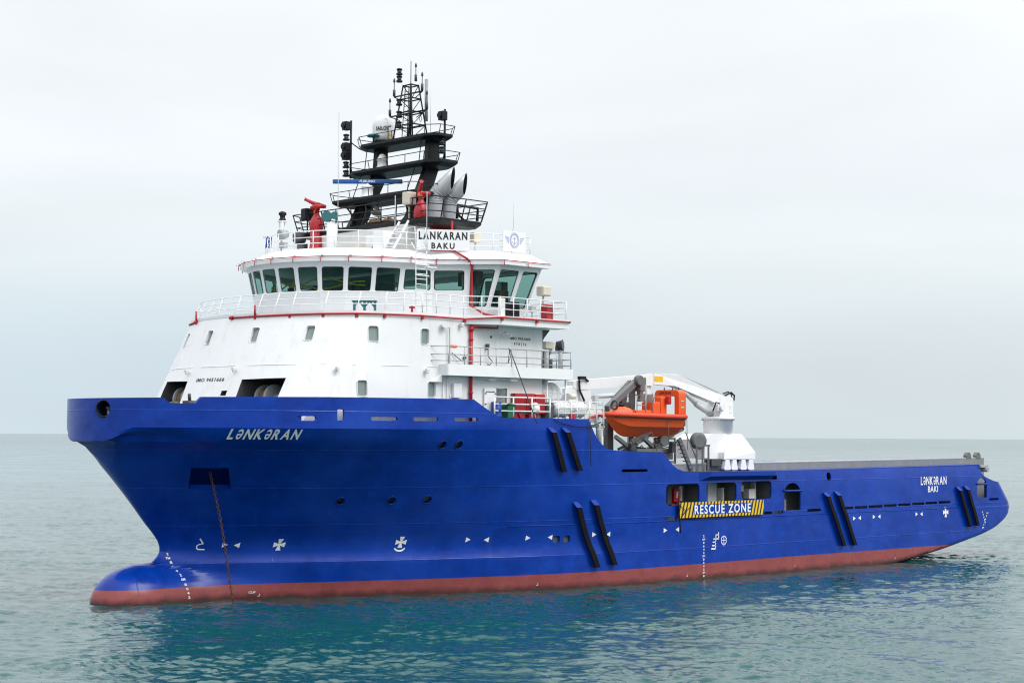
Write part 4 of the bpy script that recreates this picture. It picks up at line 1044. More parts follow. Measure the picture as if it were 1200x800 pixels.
# ladder from the bridge deck to the roof
c = MB()
for x in (15.85, 16.65):
    y0, y1 = -6.35, -5.6
    c.tube([(x, -7.05, 15.75), (x, -7.0, 19.3), (x, -6.6, 19.75)], .035, 6)
for i in range(13): c.tube([(15.85, -7.05, 15.95+.29*i), (16.65, -7.05, 15.95+.29*i)], .022, 6)
c.tube([(15.85, -7.0, 19.3), (15.85, -6.9, 20.6), (15.85, -6.2, 20.6)], .028, 6); c.tube([(16.65, -7.0, 19.3), (16.65, -6.9, 20.6), (16.65, -6.2, 20.6)], .028, 6)
for z in (17.9, 18.5): c.box((16.25, -7.1, z), (1.0, .05, .05))
c.box((16.9, -7.05, 18.4), (.7, .35, .06))
c.build('ladder', M['white_clean'], ship)
# red riser up the wheelhouse corner
c = MB(); c.tube([(20.9, -8.2, 15.78), (20.35, -7.75, 15.95), (19.98, -7.12, 16.4), (19.98, -7.12, 18.7), (19.5, -7.3, 19.05), (19.8, -5.6, 19.75), (19.8, -5.6, 21.4)], .07, 8); c.lathe([(.12, -.06), (.12, .06)], (19.98, -7.12, 17.0), (0, 0, 1), 10); c.build('fire_riser', M['red'], ship)

# roof railing
rr_ = [(x+.1, YC+(y-YC)*.985, 19.66) for x, y, z in roof_ring(RI, 0)]
railing('railing', rr_[:], [(x, y, z+1.02) for x, y, z in rr_], (.3, .64, 1), 'white_clean', wheelhouse, step=1.55)
def board(name, a, b, z0, z1, th=.05):
    c = MB(); a, b = Vector((*a, 0)), Vector((*b, 0)); t = (b-a).normalized(); n = t.cross(Vector((0, 0, 1)))
    A = [a-n*th/2, b-n*th/2, b+n*th/2, a+n*th/2]
    c.hexa([p+Vector((0, 0, z0)) for p in A]+[p+Vector((0, 0, z1)) for p in A]); o = c.build(name, M['white_clean'], ship)
    mid = (a+b)/2
    return o, (lambda u, v: mid+t*u+n*(th/2+.008)+Vector((0, 0, (z0+z1)/2+v))), (b-a).length
nb, f, Lb = board('name_board', (17.95, -4.62), (20.4, -6.45), 19.66, 20.85)
c = MB(); add_text(c, 'LANKARAN', lambda u, v: f(u, v+.24), 1, .035, 1.3, fit=(Lb*.92, .46)); add_text(c, 'BAKU', lambda u, v: f(u, v-.35), 1, .035, 1.35, fit=(Lb*.44, .36)); c.build('board_lettering', M['markblack'], nb, fix=False)
eb, f, Lb = board('emblem_board', (22.05, -7.52), (23.85, -7.54), 19.72, 20.92)
c = MB()
def ell(ra, rb, w, n=20, cy=.05):
    for k in range(n):
        a, b = 2*math.pi*k/n, 2*math.pi*(k+1)/n
        c.face([c.V(f(ra*math.cos(a), cy+rb*math.sin(a))), c.V(f((ra+w)*math.cos(a), cy+(rb+w)*math.sin(a))), c.V(f((ra+w)*math.cos(b), cy+(rb+w)*math.sin(b))), c.V(f(ra*math.cos(b), cy+rb*math.sin(b)))])
ell(.25, .33, .025); ell(.36, .44, .03); ell(.285, .365, .05)
for s_ in (-1, 1):
    for k in range(4):
        q = [(s_*.44, .22-.11*k), (s_*(.78-.07*k), .27-.11*k), (s_*(.74-.07*k), .20-.11*k), (s_*.44, .15-.11*k)]; c.face([c.V(f(u, v)) for u, v in q])
for q in (line2((0, .28), (0, -.18), .05), line2((-.13, .17), (.13, .17), .04), line2((-.17, -.02), (0, -.2), .045), line2((.17, -.02), (0, -.2), .045)): c.face([c.V(f(u, v)) for u, v in q])
c.build('emblem', M['markblue'], eb, fix=False)

# bridge-wing fittings
c = MB(); c.box((24.35, -8.9, 16.2), (.55, .5, .85)); c.build('fire_hose_box', M['red'], ship)
c = MB(); c.tube([(24.1, -8.8, 16.6), (24.1, -8.8, 17.15)], .06, 8); c.box((24.1, -8.85, 17.4), (.7, .55, .55), bevel=.06); c.box((24.1, -9.14, 17.4), (.6, .03, .45)); c.build('searchlight', M['cream'], ship)
c = MB(); c.tube([(23.1, -8.9, 15.76), (23.1, -8.9, 16.5)], .05, 8); c.box((23.1, -8.9, 16.3), (.35, .3, .35), bevel=.03); c.build('gyro_repeater', M['lightgrey'], ship)
# ------------------------------------------------------------------ fire-fighting platform, mast and everything on the wheelhouse roof
c = MB(); c.prism_z([(18.6, YC-4.4), (22.4, YC-4.4), (22.4, YC+4.6), (18.6, YC+4.6)], 19.5, 21.35); rh = c.build('roof_house', M['offwhite'], ship)
c = MB(); 
c.mi = 0; c.box((21.35, YC-4.43, 20.55), (1.9, .06, 1.45)); c.mi = 1
for i in range(7): c.box((21.35, YC-4.48, 19.98+.19*i), (1.7, .05, .13), rx=.5)
c.build('louvre', M['red'], rh)
c = MB(); c.box((20.35, YC-4.43, 20.55), (.06, .05, 1.7)); c.build('conduit', M['red'], rh)
FD = [(18.5, YC-6.1), (19.3, YC-6.5), (22.5, YC-6.5), (22.9, YC-6.0), (22.9, YC+6.0), (22.5, YC+6.5), (19.3, YC+6.5), (18.5, YC+6.1)]
def taper_deck(name, poly, z0, z1, inset, mat, parent):
    c = MB(); cx_ = sum(p[0] for p in poly)/len(poly); cy_ = sum(p[1] for p in poly)/len(poly)
    def ins(p, d):
        v = Vector((p[0]-cx_, p[1]-cy_)); l = v.length; return (p[0]-v.x/l*d, p[1]-v.y/l*d)
    A = [c.V((*ins(p, inset), z0)) for p in poly]; B = [c.V((*p, z0+(z1-z0)*.55)) for p in poly]; D = [c.V((*p, z1)) for p in poly]; n = len(poly)
    c.face(A[::-1]); c.face(D)
    for P, Q in ((A, B), (B, D)):
        for i in range(n): c.face([P[i], P[(i+1) % n], Q[(i+1) % n], Q[i]])
    return c.build(name, M[mat], parent)
fdeck = taper_deck('monitor_platform', FD, 21.28, 21.62, .35, 'black', ship)
cxy = Vector((20.7, YC, 0))
def outw(p, d):
    v = Vector((p[0]-cxy.x, p[1]-cxy.y, 0)); v.x = max(-1.6, min(1.6, v.x))*1.2; return Vector((p[0], p[1], p[2]))+v.normalized()*d
bot = [Vector((x, y, 21.62)) for x, y in FD]
railing('railing', bot, [outw((p.x, p.y, 22.78), .42) for p in bot], (.3, .64, 1), 'black', fdeck, step=1.35, r=.03, rs=.04, closed=True)
c = MB(); c.tube([(20.6, YC-6.45, 21.65), (20.6, YC-6.5, 22.45), (22.2, YC-6.5, 22.4), (22.2, YC-6.45, 21.65)], .09, 8); c.tube([(20.6, YC-6.45, 22.2), (20.75, YC-6.45, 21.85), (21.1, YC-6.45, 21.65)], .07, 8); c.build('stowage_frame', M['black'], fdeck)

mst = bpy.data.objects.new('mast', None); COL.objects.link(mst); mst.location = (20.3, YC, 21.6); setpar(mst, ship)
for sgn in (-1, 1):
    c = MB(); y0, y1 = YC+sgn*2.75, YC+sgn*2.45
    th = .34
    def ring(x, z, w, y): return [(x-w, y-th/2, z), (x+w, y-th/2, z), (x+w, y+th/2, z), (x-w, y+th/2, z)]
    rs_ = [[c.V(p) for p in ring(*q)] for q in ((20.25, 21.6, .62, y0), (22.1, 25.35, .5, y1), (22.15, 27.1, .42, y1))]
    for A, B in zip(rs_, rs_[1:]):
        for k in range(4): c.face([A[k], A[(k+1) % 4], B[(k+1) % 4], B[k]])
    c.face(rs_[0][::-1]); c.face(rs_[-1])
    c.build('mast_leg', M['black'], mst)
    for q in (((20.0, YC+sgn*1.9, 21.65), (21.1, YC+sgn*2.5, 23.3)), ((20.6, YC+sgn*2.2, 21.65), (19.6, YC+sgn*2.9, 23.3))):
        c = MB(); c.bar(q[0], q[1], .09, .09); c.build('brace', M['black'], mst)
P1 = [(19.2, YC-3.6), (19.8, YC-4.1), (21.0, YC-4.1), (21.5, YC-3.4), (21.5, YC+3.4), (21.0, YC+4.1), (19.8, YC+4.1), (19.2, YC+3.6)]
P2 = [(20.6, YC-3.4), (21.2, YC-4.5), (22.4, YC-4.5), (22.9, YC-3.7), (22.9, YC+3.7), (22.4, YC+4.5), (21.2, YC+4.5), (20.6, YC+3.4)]
P3 = [(21.0, YC-3.0), (21.5, YC-3.8), (22.6, YC-3.8), (23.0, YC-3.1), (23.0, YC+3.1), (22.6, YC+3.8), (21.5, YC+3.8), (21.0, YC+3.0)]
for P, z in ((P1, 23.35), (P2, 25.35), (P3, 27.05)):
    pl = taper_deck('mast_platform', P, z-.22, z+.14, .5, 'black', mst)
    cxy = Vector((sum(p[0] for p in P)/8, YC, 0))
    bb = [Vector((x, y, z+.14)) for x, y in P]
    railing('platform_rail', bb, [outw((p.x, p.y, p.z+.48), .16) for p in bb], (1,), 'black', mst, step=1.7, r=.022, rs=.026, closed=True)
# radar: white gearbox, long blue scanner
def radar(x, y, z, length, az, name, mat, ped='white_clean'):
    c = MB(); c.lathe([(.42, 0), (.42, .12), (.34, .18), (.34, .62), (.40, .68), (.30, .80), (.12, .84), (.10, .95)], (x, y, z), (0, 0, 1), 20); r_ = c.build('radar', M[ped], mst)
    c = MB(); c.mi = 0; c.box((x, y, z+1.05), (length, .24, .26), rz=az, bevel=.05); c.mi = 1
    t = Vector((math.cos(az), math.sin(az), 0)); add_text(c, 'FURUNO', plane_fn(Vector((x, y, z+1.05)), t, (0, 0, 1), .125), 1, .02, 1.1, fit=(.95, .15))
    c.build('radar_scanner', [M[mat], M['markwhite']], mst, fix=False)
radar(19.95, 2.35, 23.49, 4.3, R(-46), 'radar', 'radarblue')
c = MB(); c.lathe([(.38, 0), (.38, .1), (.3, .15), (.3, .5), (.36, .55), (.2, .8), (.05, .85)], (21.3, 2.6, 25.5), (0, 0, 1), 18); c.sphere((21.3, 2.6, 26.2), .24, 14, 8); c.build('search_radar', M['offwhite'], mst)
c = MB(); c.lathe([(.05, 0), (.12, .1), (.2, .35), (.33, .6), (.30, .62)], (20.4, 1.9, 23.1), (-.35, -.15, -1), 16); c.build('loudhailer', M['offwhite'], mst)
# satellite dome
c = MB(); c.lathe([(.62, 0), (.70, .08), (.72, .3), (.73, .85), (.70, 1.12), (.60, 1.36), (.44, 1.54), (.22, 1.65), (0, 1.68)], (22.0, YC+2.0, 27.4), (0, 0, 1), 32, True, False)
def cyl_text(mb, txt, cx, cy, cz, r, ang0, fit, bold=.02):
    add_text(mb, txt, lambda u, v: Vector((cx+r*math.cos(ang0+u/r), cy+r*math.sin(ang0+u/r), cz+v)), 1, bold, 1.1, fit=fit)
c.mi = 1; cyl_text(c, 'SAILOR', 22.0, YC+2.0, 28.1, .765, R(222), (.86, .25), .03)
c.mi = 2; dq = [Vector((22.0+.745*math.cos(R(258)+u/.745), YC+2.0+.745*math.sin(R(258)+u/.745), 27.65+v)) for u, v in ((-.15, 0), (0, -.17), (.15, 0), (0, .17))]; c.face([c.V(p) for p in dq])
c.build('satellite_dome', [M['white_clean'], M['markblack'], M['yellow']], mst, fix=False)
c = MB(); c.lathe([(.05, 0), (.05, .35), (.38, .38), (.42, .46), (.3, .54), (.05, .56)], (21.15, YC+2.0, 27.19), (0, 0, 1), 18); c.build('gps_antenna', M['teal'], mst)
c = MB(); c.lathe([(.04, 0), (.04, .85), (.2, .88), (.2, .98), (.05, 1.0)], (21.3, YC+.75, 27.19), (0, 0, 1), 14); c.build('gps_antenna', M['cream'], mst)
# lattice topmast
c = MB(); bx, by = 22.0, YC-.55
def leg(sx, sy, z): k = (z-27.19)/(30.6-27.19); return Vector((bx+sx*(.62-.32*k), by+sy*(.92-.55*k), z))
for sx in (-1, 1):
    for sy in (-1, 1): c.tube([leg(sx, sy, 27.19), leg(sx, sy, 30.6)], .05, 6)
for z in (28.05, 28.85, 29.7, 30.55):
    q = [leg(-1, -1, z), leg(1, -1, z), leg(1, 1, z), leg(-1, 1, z)]; c.tube(q, .045, 6, True)
for z0, z1 in ((27.25, 28.05), (28.05, 28.85), (28.85, 29.7), (29.7, 30.55)):
    c.tube([leg(-1, -1, z0), leg(-1, 1, z1)], .025, 5); c.tube([leg(1, 1, z0), leg(1, -1, z1)], .025, 5)
c.tube([(bx, by, 27.2), (bx, by, 30.7)], .06, 8)
c.build('lattice_topmast', M['black'], mst)
c = MB()
for z in np.arange(27.4, 30.5, .3): c.tube([(bx-.45, by-.35, z), (bx-.45, by+.05, z)], .02, 5)
c.tube([(bx-.6, by-.4, 27.2), (bx-.4, by-.3, 30.4)], .03, 6); c.tube([(bx-.6, by+.1, 27.2), (bx-.4, by+.05, 30.4)], .03, 6); c.build('ladder', M['black'], mst)
for z, ey in ((28.8, 1.75), (30.0, 1.35)):
    c = MB(); c.tube([(bx-.2, by-ey, z), (bx-.2, by+ey, z)], .05, 6); c.tube([(bx-.2, by-ey, z), (bx-.2, by-ey*.45, z-.35)], .03, 5); c.tube([(bx-.2, by+ey, z), (bx-.2, by+ey*.45, z-.35)], .03, 5); c.build('yardarm', M['black'], mst)
def lamp(x, y, z, s=1.0, m='black'):
    c = MB(); c.mi = 0; c.lathe([(.17*s, 0), (.19*s, .03), (.19*s, .10), (.13*s, .12)], (x, y, z), (0, 0, 1), 12); c.mi = 1; c.lathe([(.12*s, .12), (.13*s, .3)], (x, y, z), (0, 0, 1), 12); c.mi = 0; c.lathe([(.17*s, .30), (.17*s, .38), (.08*s, .42)], (x, y, z), (0, 0, 1), 12)
    c.build('navigation_light', [M['black'], M[m]], mst)
for z in (27.9, 28.55, 29.3, 30.75, 31.2): lamp(bx-.55, by+.45, z, 1.05, 'darkgrey')
for y, z in ((by-1.75, 28.85), (by+1.75, 28.85), (by+1.35, 30.05), (by-1.3, 30.05), (by-.7, 30.7)):
    c = MB(); c.lathe([(.14, 0), (.14, .4), (.05, .42), (.04, .85), (.12, .9), (.1, 1.05), (.02, 1.15)], (bx-.2, y, z), (0, 0, 1), 10)
    for v in c.bm.verts: v.co.x = bx-.2+(v.co.x-bx+.2)*.62; v.co.y = y+(v.co.y-y)*.62
    c.build('antenna', M['darkgrey'], mst)
for y, z, k in ((by+1.1, 28.6, .2), (by-1.2, 28.5, .24), (by-.4, 28.4, .18)):
    c = MB(); c.tube([(bx-.25, y, z+.05), (bx-.25, y+.1, z-.2), (bx-.2, y, z-.38), (bx-.2, y-.1, z-.2), (bx-.25, y, z+.05)], .02, 5); c.build('cable_loop', M['black'], mst)
c = MB(); c.tube([(bx, by, 30.6), (bx, by, 32.1)], .028, 6); c.build('whip_antenna', M['darkgrey'], mst)
c = MB(); c.tube([(bx+.1, by-1.7, 29.9), (bx+.1, by-1.8, 27.2)], .016, 5); c.build('signal_halyard', M['lightgrey'], mst)
c = MB(); c.lathe([(.11, 0), (.11, 2.6)], (bx+.5, by-.9, 28.3), (0, 0, 1), 10); c.build('antenna', M['grey'], mst)
# columns of signal lamps at both ends of the middle platform
for y, x, z0, z1, zs in ((YC+4.3, 21.2, 25.2, 28.9, (25.3, 25.85, 26.4, 26.95, 27.6, 28.3)), (YC-3.4, 22.3, 25.4, 28.75, (26.0, 26.5, 28.05))):
    c = MB(); c.tube([(x, y, z0), (x, y, z1)], .07, 8); c.tube([(x, y, z0+.3), (x, YC+(y-YC)*.75, z0+.2)], .05, 6); c.tube([(x, y, z1-1.4), (x, YC+(y-YC)*.8, 27.0)], .04, 6); c.build('signal_mast', M['black'], mst)
    for i, z in enumerate(zs):
        s_ = 1 if y > YC else -1
        if i in (2, 3, 5) and y > YC or (y < YC and i == 2):
            c = MB(); c.box((x-.28, y+s_*.12, z+.24), (.42, .42, .55), bevel=.04); c.lathe([(.16, 0), (.18, .1)], (x-.5, y+s_*.12, z+.25), (-1, 0, 0), 12); c.build('signal_lamp', M['black'], mst)
        else: lamp(x-.3, y+s_*.1, z, 1.15, 'teal' if i in (0, 4) else 'darkgrey')
# stays
for y in (YC-2.3, YC+2.9):
    for q in (((21.2, y, 25.5), (21.4, y, 27.0)), ((20.2, y, 23.5), (20.9, y, 25.2))):
        c = MB(); c.tube(q, .03, 5); c.build('stay', M['black'], mst)

# exhaust uptakes: tall pipes bent aft with slanted open mouths
def exhaust(x, y, z0, h, rad, reach, az=R(-56), tilt=R(50), name='exhaust_pipe'):
    hd = Vector((math.cos(az), math.sin(az), 0)); sd = Vector((-hd.y, hd.x, 0)); up_ = Vector((0, 0, 1))
    rr_ = rad*1.75; cp = [Vector((x, y, z0)), Vector((x, y, z0+h))]
    for k in range(1, 8):
        a = tilt*k/7; cp.append(Vector((x, y, z0+h))+hd*(rr_*(1-math.cos(a)))+up_*(rr_*math.sin(a)))
    d = hd*math.sin(tilt)+up_*math.cos(tilt); cp.append(cp[-1]+d*reach); n = len(cp); seg = 28; rings = []
    for i, p in enumerate(cp):
        dd = d if i == n-1 else (cp[min(i+1, n-1)]-cp[max(0, i-1)]).normalized(); b = dd.cross(sd)
        ring = [p+(sd*math.cos(t)+b*math.sin(t))*rad for t in [2*math.pi*k/seg for k in range(seg)]]
        if i == n-1: ring = [q-d*(((q-p).dot(hd)-.12*(q-p).z)/(d.dot(hd)-.12*d.z)) for q in ring]       # mouth cut off almost upright
        rings.append(ring)
    c = MB(); vr = [[c.V(q) for q in r] for r in rings]; c.mi = 0
    for A, B in zip(vr, vr[1:]):
        for k in range(seg): c.face([A[k], A[(k+1) % seg], B[(k+1) % seg], B[k]], True)
    c.mi = 1; m_ = sum((q for q in rings[-1]), Vector())/seg
    e0 = [c.V(m_+(q-m_)*.93) for q in rings[-1]]; e1 = [c.V(m_+(q-m_)*.90-d*rad*1.1) for q in rings[-1]]
    c.mi = 0
    for k in range(seg): c.face([vr[-1][k], vr[-1][(k+1) % seg], e0[(k+1) % seg], e0[k]])
    c.mi = 1
    for k in range(seg): c.face([e0[k], e0[(k+1) % seg], e1[(k+1) % seg], e1[k]])
    c.face(e1); e = c.build(name, [M['exhaust'], M['black']], ship, fix=False)
    for i in (1, 3, 5, 7):
        c = MB(); dd = (cp[min(i+1, n-1)]-cp[i-1]).normalized(); b = dd.cross(sd)
        c.tube([cp[i]+(sd*math.cos(t)+b*math.sin(t))*(rad+.002) for t in [2*math.pi*k/seg for k in range(seg)]], .026, 5, True); c.build('clamp_band', M['exhaust'], e)
exhaust(21.2, -2.5, 21.6, 1.4, .47, 1.1, R(-56), R(48)); exhaust(22.35, -2.45, 21.6, 1.25, .46, 1.0, R(-56), R(48)); exhaust(22.6, .6, 21.6, 2.2, .22, 1.1)

# fire monitors
def monitor(x, y, z, aim, riser=None, k=1.0):
    mon = MB()
    mon.lathe([(.46, 0), (.50, .1), (.49, .55), (.42, .82), (.25, 1.1), (.18, 1.25), (.18, 1.5)], (x, y, z), (0, 0, 1), 20)
    for v in mon.bm.verts: v.co = Vector((x, y, z))+(v.co-Vector((x, y, z)))*k
    m_ = mon.build('fire_monitor', M['red'], ship)
    a = Vector(aim).normalized(); p = Vector((x, y, z+1.60)); c = MB(); sd = Vector((-a.y, a.x, 0)).normalized()
    c.sphere(p, .24, 14, 8)
    c.tube([p-sd*.05, p+a*.32+sd*.30, p+a*.05+sd*.52+Vector((0, 0, .10)), p-a*.38+sd*.40+Vector((0, 0, .16)), p-a*.55+Vector((0, 0, .22)), p-a*.2-sd*.1+Vector((0, 0, .30))], .15, 10)
    q0 = p-a*.2-sd*.1+Vector((0, 0, .30))
    c.tube([q0, q0+a*.45+Vector((0, 0, .08)), q0+a*.85+Vector((0, 0, .22)), q0+a*1.0+Vector((0, 0, .28)), q0+a*1.06+Vector((0, 0, .30))], [.16, .14, .11, .11, .15], 12)
    for v in c.bm.verts: v.co = Vector((x, y, z))+(v.co-Vector((x, y, z)))*k
    c.build('nozzle', M['red'], m_)
    c = MB(); c.lathe([(.05, -.09), (.24, -.06), (.24, .06), (.05, .09)], p+Vector((0, 0, -.30))+a*.1, a, 14); c.build('gear_box', M['orange'], m_)
    if riser:
        c = MB(); c.tube(riser, .40, 14); c.build('riser', M['red'], m_)
monitor(18.55, 5.6, 21.62, (-.75, .62, .1), [(18.2, 5.2, 19.65), (18.25, 5.3, 20.3), (18.5, 5.5, 21.0), (18.55, 5.6, 21.62)], .88)
monitor(18.75, -4.05, 21.62, (-.5, -.8, .25), None, .84)
# lights and boxes beside the monitors
for x, y, z in ((18.6, 6.6, 22.75), (18.5, -3.3, 22.8)):
    c = MB(); c.tube([(x, y, 21.65), (x, y, z)], .05, 6); c.box((x, y, z), (.62, .55, .75), bevel=.05); c.box((x-.33, y, z), (.03, .45, .6)); c.build('floodlight', M['black' if y > 0 else 'cream'], fdeck)
c = MB(); c.lathe([(.34, 0), (.34, 2.1)], (17.3, 2.4, 19.66), (0, 0, 1), 18); fp = c.build('pillar', M['white_clean'], ship)
for y, r_ in ((2.75, .34), (2.0, .24)):
    c = MB(); c.lathe([(.05, -.15), (.7*r_, -.1), (r_, 0), (r_, .06), (.9*r_, .07)], (17.15, y, 22.15), (-.75, -.6, .1), 18); c.tube([(17.25, y, 22.05), (17.3, y*.8+.45, 21.7)], .04, 6); c.build('floodlight', M['teal'], fp)
c = MB(); c.lathe([(.3, 0), (.42, .2), (.44, .6), (.3, .72), (.1, .75)], (18.3, 7.0, 20.9), (0, 0, 1), 14); c.lathe([(.34, 0), (.34, 1.3)], (18.3, 6.7, 19.6), (0, 0, 1), 14); c.build('mushroom_vent', M['darkgrey'], ship)
# thin whip aerials
for x, y, z0, z1, r_ in ((17.2, 1.75, 20.0, 28.4, .022), (17.6, -3.1, 19.7, 22.9, .025), (18.3, -5.1, 19.7, 23.0, .022), (23.2, -7.2, 20.6, 22.6, .015)):
    c = MB(); c.tube([(x, y, z0), (x, y, z1)], r_, 5); c.lathe([(.06, 0), (.06, .5)], (x, y, z0), (0, 0, 1), 8); c.build('whip_antenna', M['lightgrey'], ship)
# forward light mast, searchlight and loudspeakers on the wheelhouse top
c = MB()
for dx, dy in ((0, 0), (.35, .25), (.1, .42)): c.tube([(15.5+dx, 5.0+dy, 19.66), (15.5+dx, 5.0+dy, 21.9)], .045, 6)
c.lathe([(.3, 0), (.3, .06)], (15.65, 5.2, 21.9), (0, 0, 1), 12); lm = c.build('light_mast', M['white_clean'], ship)
c = MB(); c.lathe([(.2, 0), (.22, .1), (.16, .15), (.16, .32), (.24, .36), (.24, .5), (.1, .58)], (15.65, 5.2, 21.96), (0, 0, 1), 12); c.build('navigation_light', M['black'], lm)
c = MB(); c.tube([(14.2, 3.3, 19.66), (14.2, 3.3, 20.6)], .06, 8); c.lathe([(.08, -.45), (.2, -.42), (.3, -.2), (.32, .12), (.28, .14)], (14.2, 3.3, 20.85), (-.9, .1, -.15), 16); c.box((14.2, 3.1, 20.2), (.3, .5, .35), bevel=.04); c.build('searchlight', M['grey'], ship)
c = MB(); c.tube([(14.6, 5.4, 19.6), (14.6, 5.4, 21.0)], .05, 8); c.box((14.6, 5.4, 20.9), (.12, .5, .12)); c.build('flagstaff', M['white_clean'], ship)
# boxes, cover and cargo behind the roof rail
for x, y, s_, m in ((18.0, .2, (.9, .8, .75), 'cream'), (17.4, -1.6, (.8, .9, 1.0), 'white_clean'), (17.1, -2.7, (.9, .9, 1.15), 'white_clean'), (18.2, 1.3, (.5, .5, .45), 'lightgrey')):
    c = MB(); c.box((x, y, 19.66+s_[2]/2), s_, bevel=.05, rz=.1); c.build('deck_locker', M[m], ship)
c = MB()
for i in range(6): c.bar((16.9+.17*i, -3.9, 19.8+.27*i), (16.9+.17*i, -3.2, 19.8+.27*i), .22, .05)
c.bar((16.8, -3.95, 19.7), (17.9, -3.95, 21.4), .06, .12); c.bar((16.8, -3.15, 19.7), (17.9, -3.15, 21.4), .06, .12); c.build('steps', M['white_clean'], ship)
c = MB(); c.box((22.3, -4.9, 20.7), (.55, .4, .6), bevel=.05); c.tube([(22.3, -4.9, 19.7), (22.3, -4.9, 20.5)], .05, 6); c.build('loudspeaker', M['cream'], ship)
# ------------------------------------------------------------------ platform behind the house, rafts, davit, crane
c = MB(); c.box((25.9, -6.3, 13.25), (1.1, 1.5, 1.1), bevel=.06); c.box((25.9, -6.3, 13.9), (.8, 1.1, .3)); c.box((27.0-.3, -6.3, 13.2), (.5, 1.0, .9), bevel=.05); c.tube([(25.6, -6.8, 13.9), (26.2, -7.0, 13.6), (26.7, -6.9, 14.2)], .1, 8)
for k in range(5): c.box((25.33+.0, -6.85+.26*k, 13.2), (.06, .12, .8))
c.build('capstan_unit', M['darkgrey'], ship)
c = MB(); c.tube([(25.3, -7.9, 12.9), (25.3, -7.9, 14.0)], .14, 8); c.tube([(26.5, -7.9, 12.9), (26.5, -7.9, 14.1)], .14, 8); c.build('light_post', M['lightgrey'], ship)
c = MB(); c.box((25.35, -7.9, 14.35), (.75, .55, .42), bevel=.06); c.box((25.35, -7.9, 14.12), (.9, .12, .06)); c.build('floodlight', M['cream'], ship)
c = MB(); c.lathe([(.1, -.3), (.25, -.25), (.3, .1), (.33, .14)], (26.5, -7.9, 14.4), (.5, -.85, .1), 16); c.box((26.5, -7.8, 14.2), (.6, .15, .3)); c.build('searchlight', M['darkgrey'], ship)
# plain aft wall fittings under the platform
c = MB()
for x in (24.95, 26.5):
    for y in (-8.3, -6.6): c.tube([(x, y, 9.7), (x, y, 12.42)], .05, 8)
c.tube([(24.95, -8.3, 11.0), (26.5, -8.3, 11.0)], .04, 6); c.tube([(24.95, -8.3, 10.9), (26.5, -8.3, 10.5)], .04, 6); c.box((25.7, -7.4, 10.85), (1.7, 1.9, .08)); c.build('raft_rack', M['white_clean'], ship)
c = MB(); c.box((26.0, -6.0, 11.4), (1.3, 1.2, 2.0)); c.build('air_trunk', M['grey'], ship)

def raft(x, y, z, L_, r, label, rz=0.0):
    t = thing('life_raft', label, 'life raft', (x, y, z-r), 'life raft canisters')
    ax = Vector((math.cos(rz), math.sin(rz), 0)); c = MB(); h = L_/2
    prof = [(.02, -h), (r*.45, -h+.02), (r*.78, -h+.10), (r*.95, -h+.24), (r, -h+.42), (r, -.05), (r, h-.42), (r*.95, h-.24), (r*.78, h-.10), (r*.45, h-.02), (.02, h)]
    c.lathe(prof, (x, y, z), ax, 28); b = c.build('canister', M['white_clean'], t)
    c = MB(); sd = Vector((-ax.y, ax.x, 0))
    for u in (-h*.42, 0, h*.42):
        c.tube([Vector((x, y, z))+ax*u+(sd*math.cos(a)+Vector((0, 0, 1))*math.sin(a))*(r+.008) for a in [2*math.pi*k/28 for k in range(28)]], .012, 5, True)
    c.build('strap', M['offwhite'], t)
    c = MB()
    c.bar(Vector((x, y, z-.02))-ax*(h-.12)-sd*r*.985, Vector((x, y, z-.02))+ax*(h-.12)-sd*r*.985, .03, .06); c.build('seam', M['offwhite'], t)
    c = MB()
    for u in (-h*.5, h*.5):
        o_ = Vector((x, y, z-r))+ax*u
        c.tube([o_+sd*r*1.0+Vector((0, 0, r*.9)), o_+sd*r*.75+Vector((0, 0, .12)), o_-Vector((0, 0, .03)), o_-sd*r*.75+Vector((0, 0, .12)), o_-sd*r*1.0+Vector((0, 0, r*.9))], .035, 6)
    c.build('cradle', M['white_clean'], t)
raft(25.75, -7.35, 11.55, 2.15, .62, 'large white raft canister on the upper rack under the platform edge')
raft(26.25, -8.0, 10.62, 1.45, .50, 'white raft canister low beside the grey tarpaulin, behind the railing')
raft(27.72, -8.0, 10.60, 1.40, .48, 'white raft canister low on deck nearest the boat davit')
c = MB()
for x in (25.6, 26.7, 27.2, 28.25):
    c.tube([(x, -8.6, 10.0), (x, -8.6, 11.05)], .035, 6)
for z in (10.35, 10.7, 11.05): c.tube([(25.6, -8.6, z), (28.25, -8.6, z)], .026, 6)
c.build('railing', M['white_clean'], ship)
c = MB(); c.box((25.0, -8.2, 10.35), (.75, .7, 1.3), bevel=.25)
for v in c.bm.verts: v.co += Vector((random.uniform(-.06, .06), random.uniform(-.06, .06), random.uniform(-.06, .06)))
tp = c.build('tarpaulin_bundle', M['darkgrey']); tag(tp, 'dark grey bundled tarpaulin at the end of the white railing', 'tarpaulin')
c = MB(); c.lathe([(.05, -.24), (.16, -.2), (.16, .2), (.05, .24)], (27.0, -8.4, 11.35), (1, 0, 0), 14); c.build('air_bottle', M['cream'], ship)
c = MB(); c.box((26.85, -8.55, 10.15), (.45, .12, .25)); bx_ = c.build('release_box', M['red']); tag(bx_, 'small red box between the two low raft canisters', 'box')

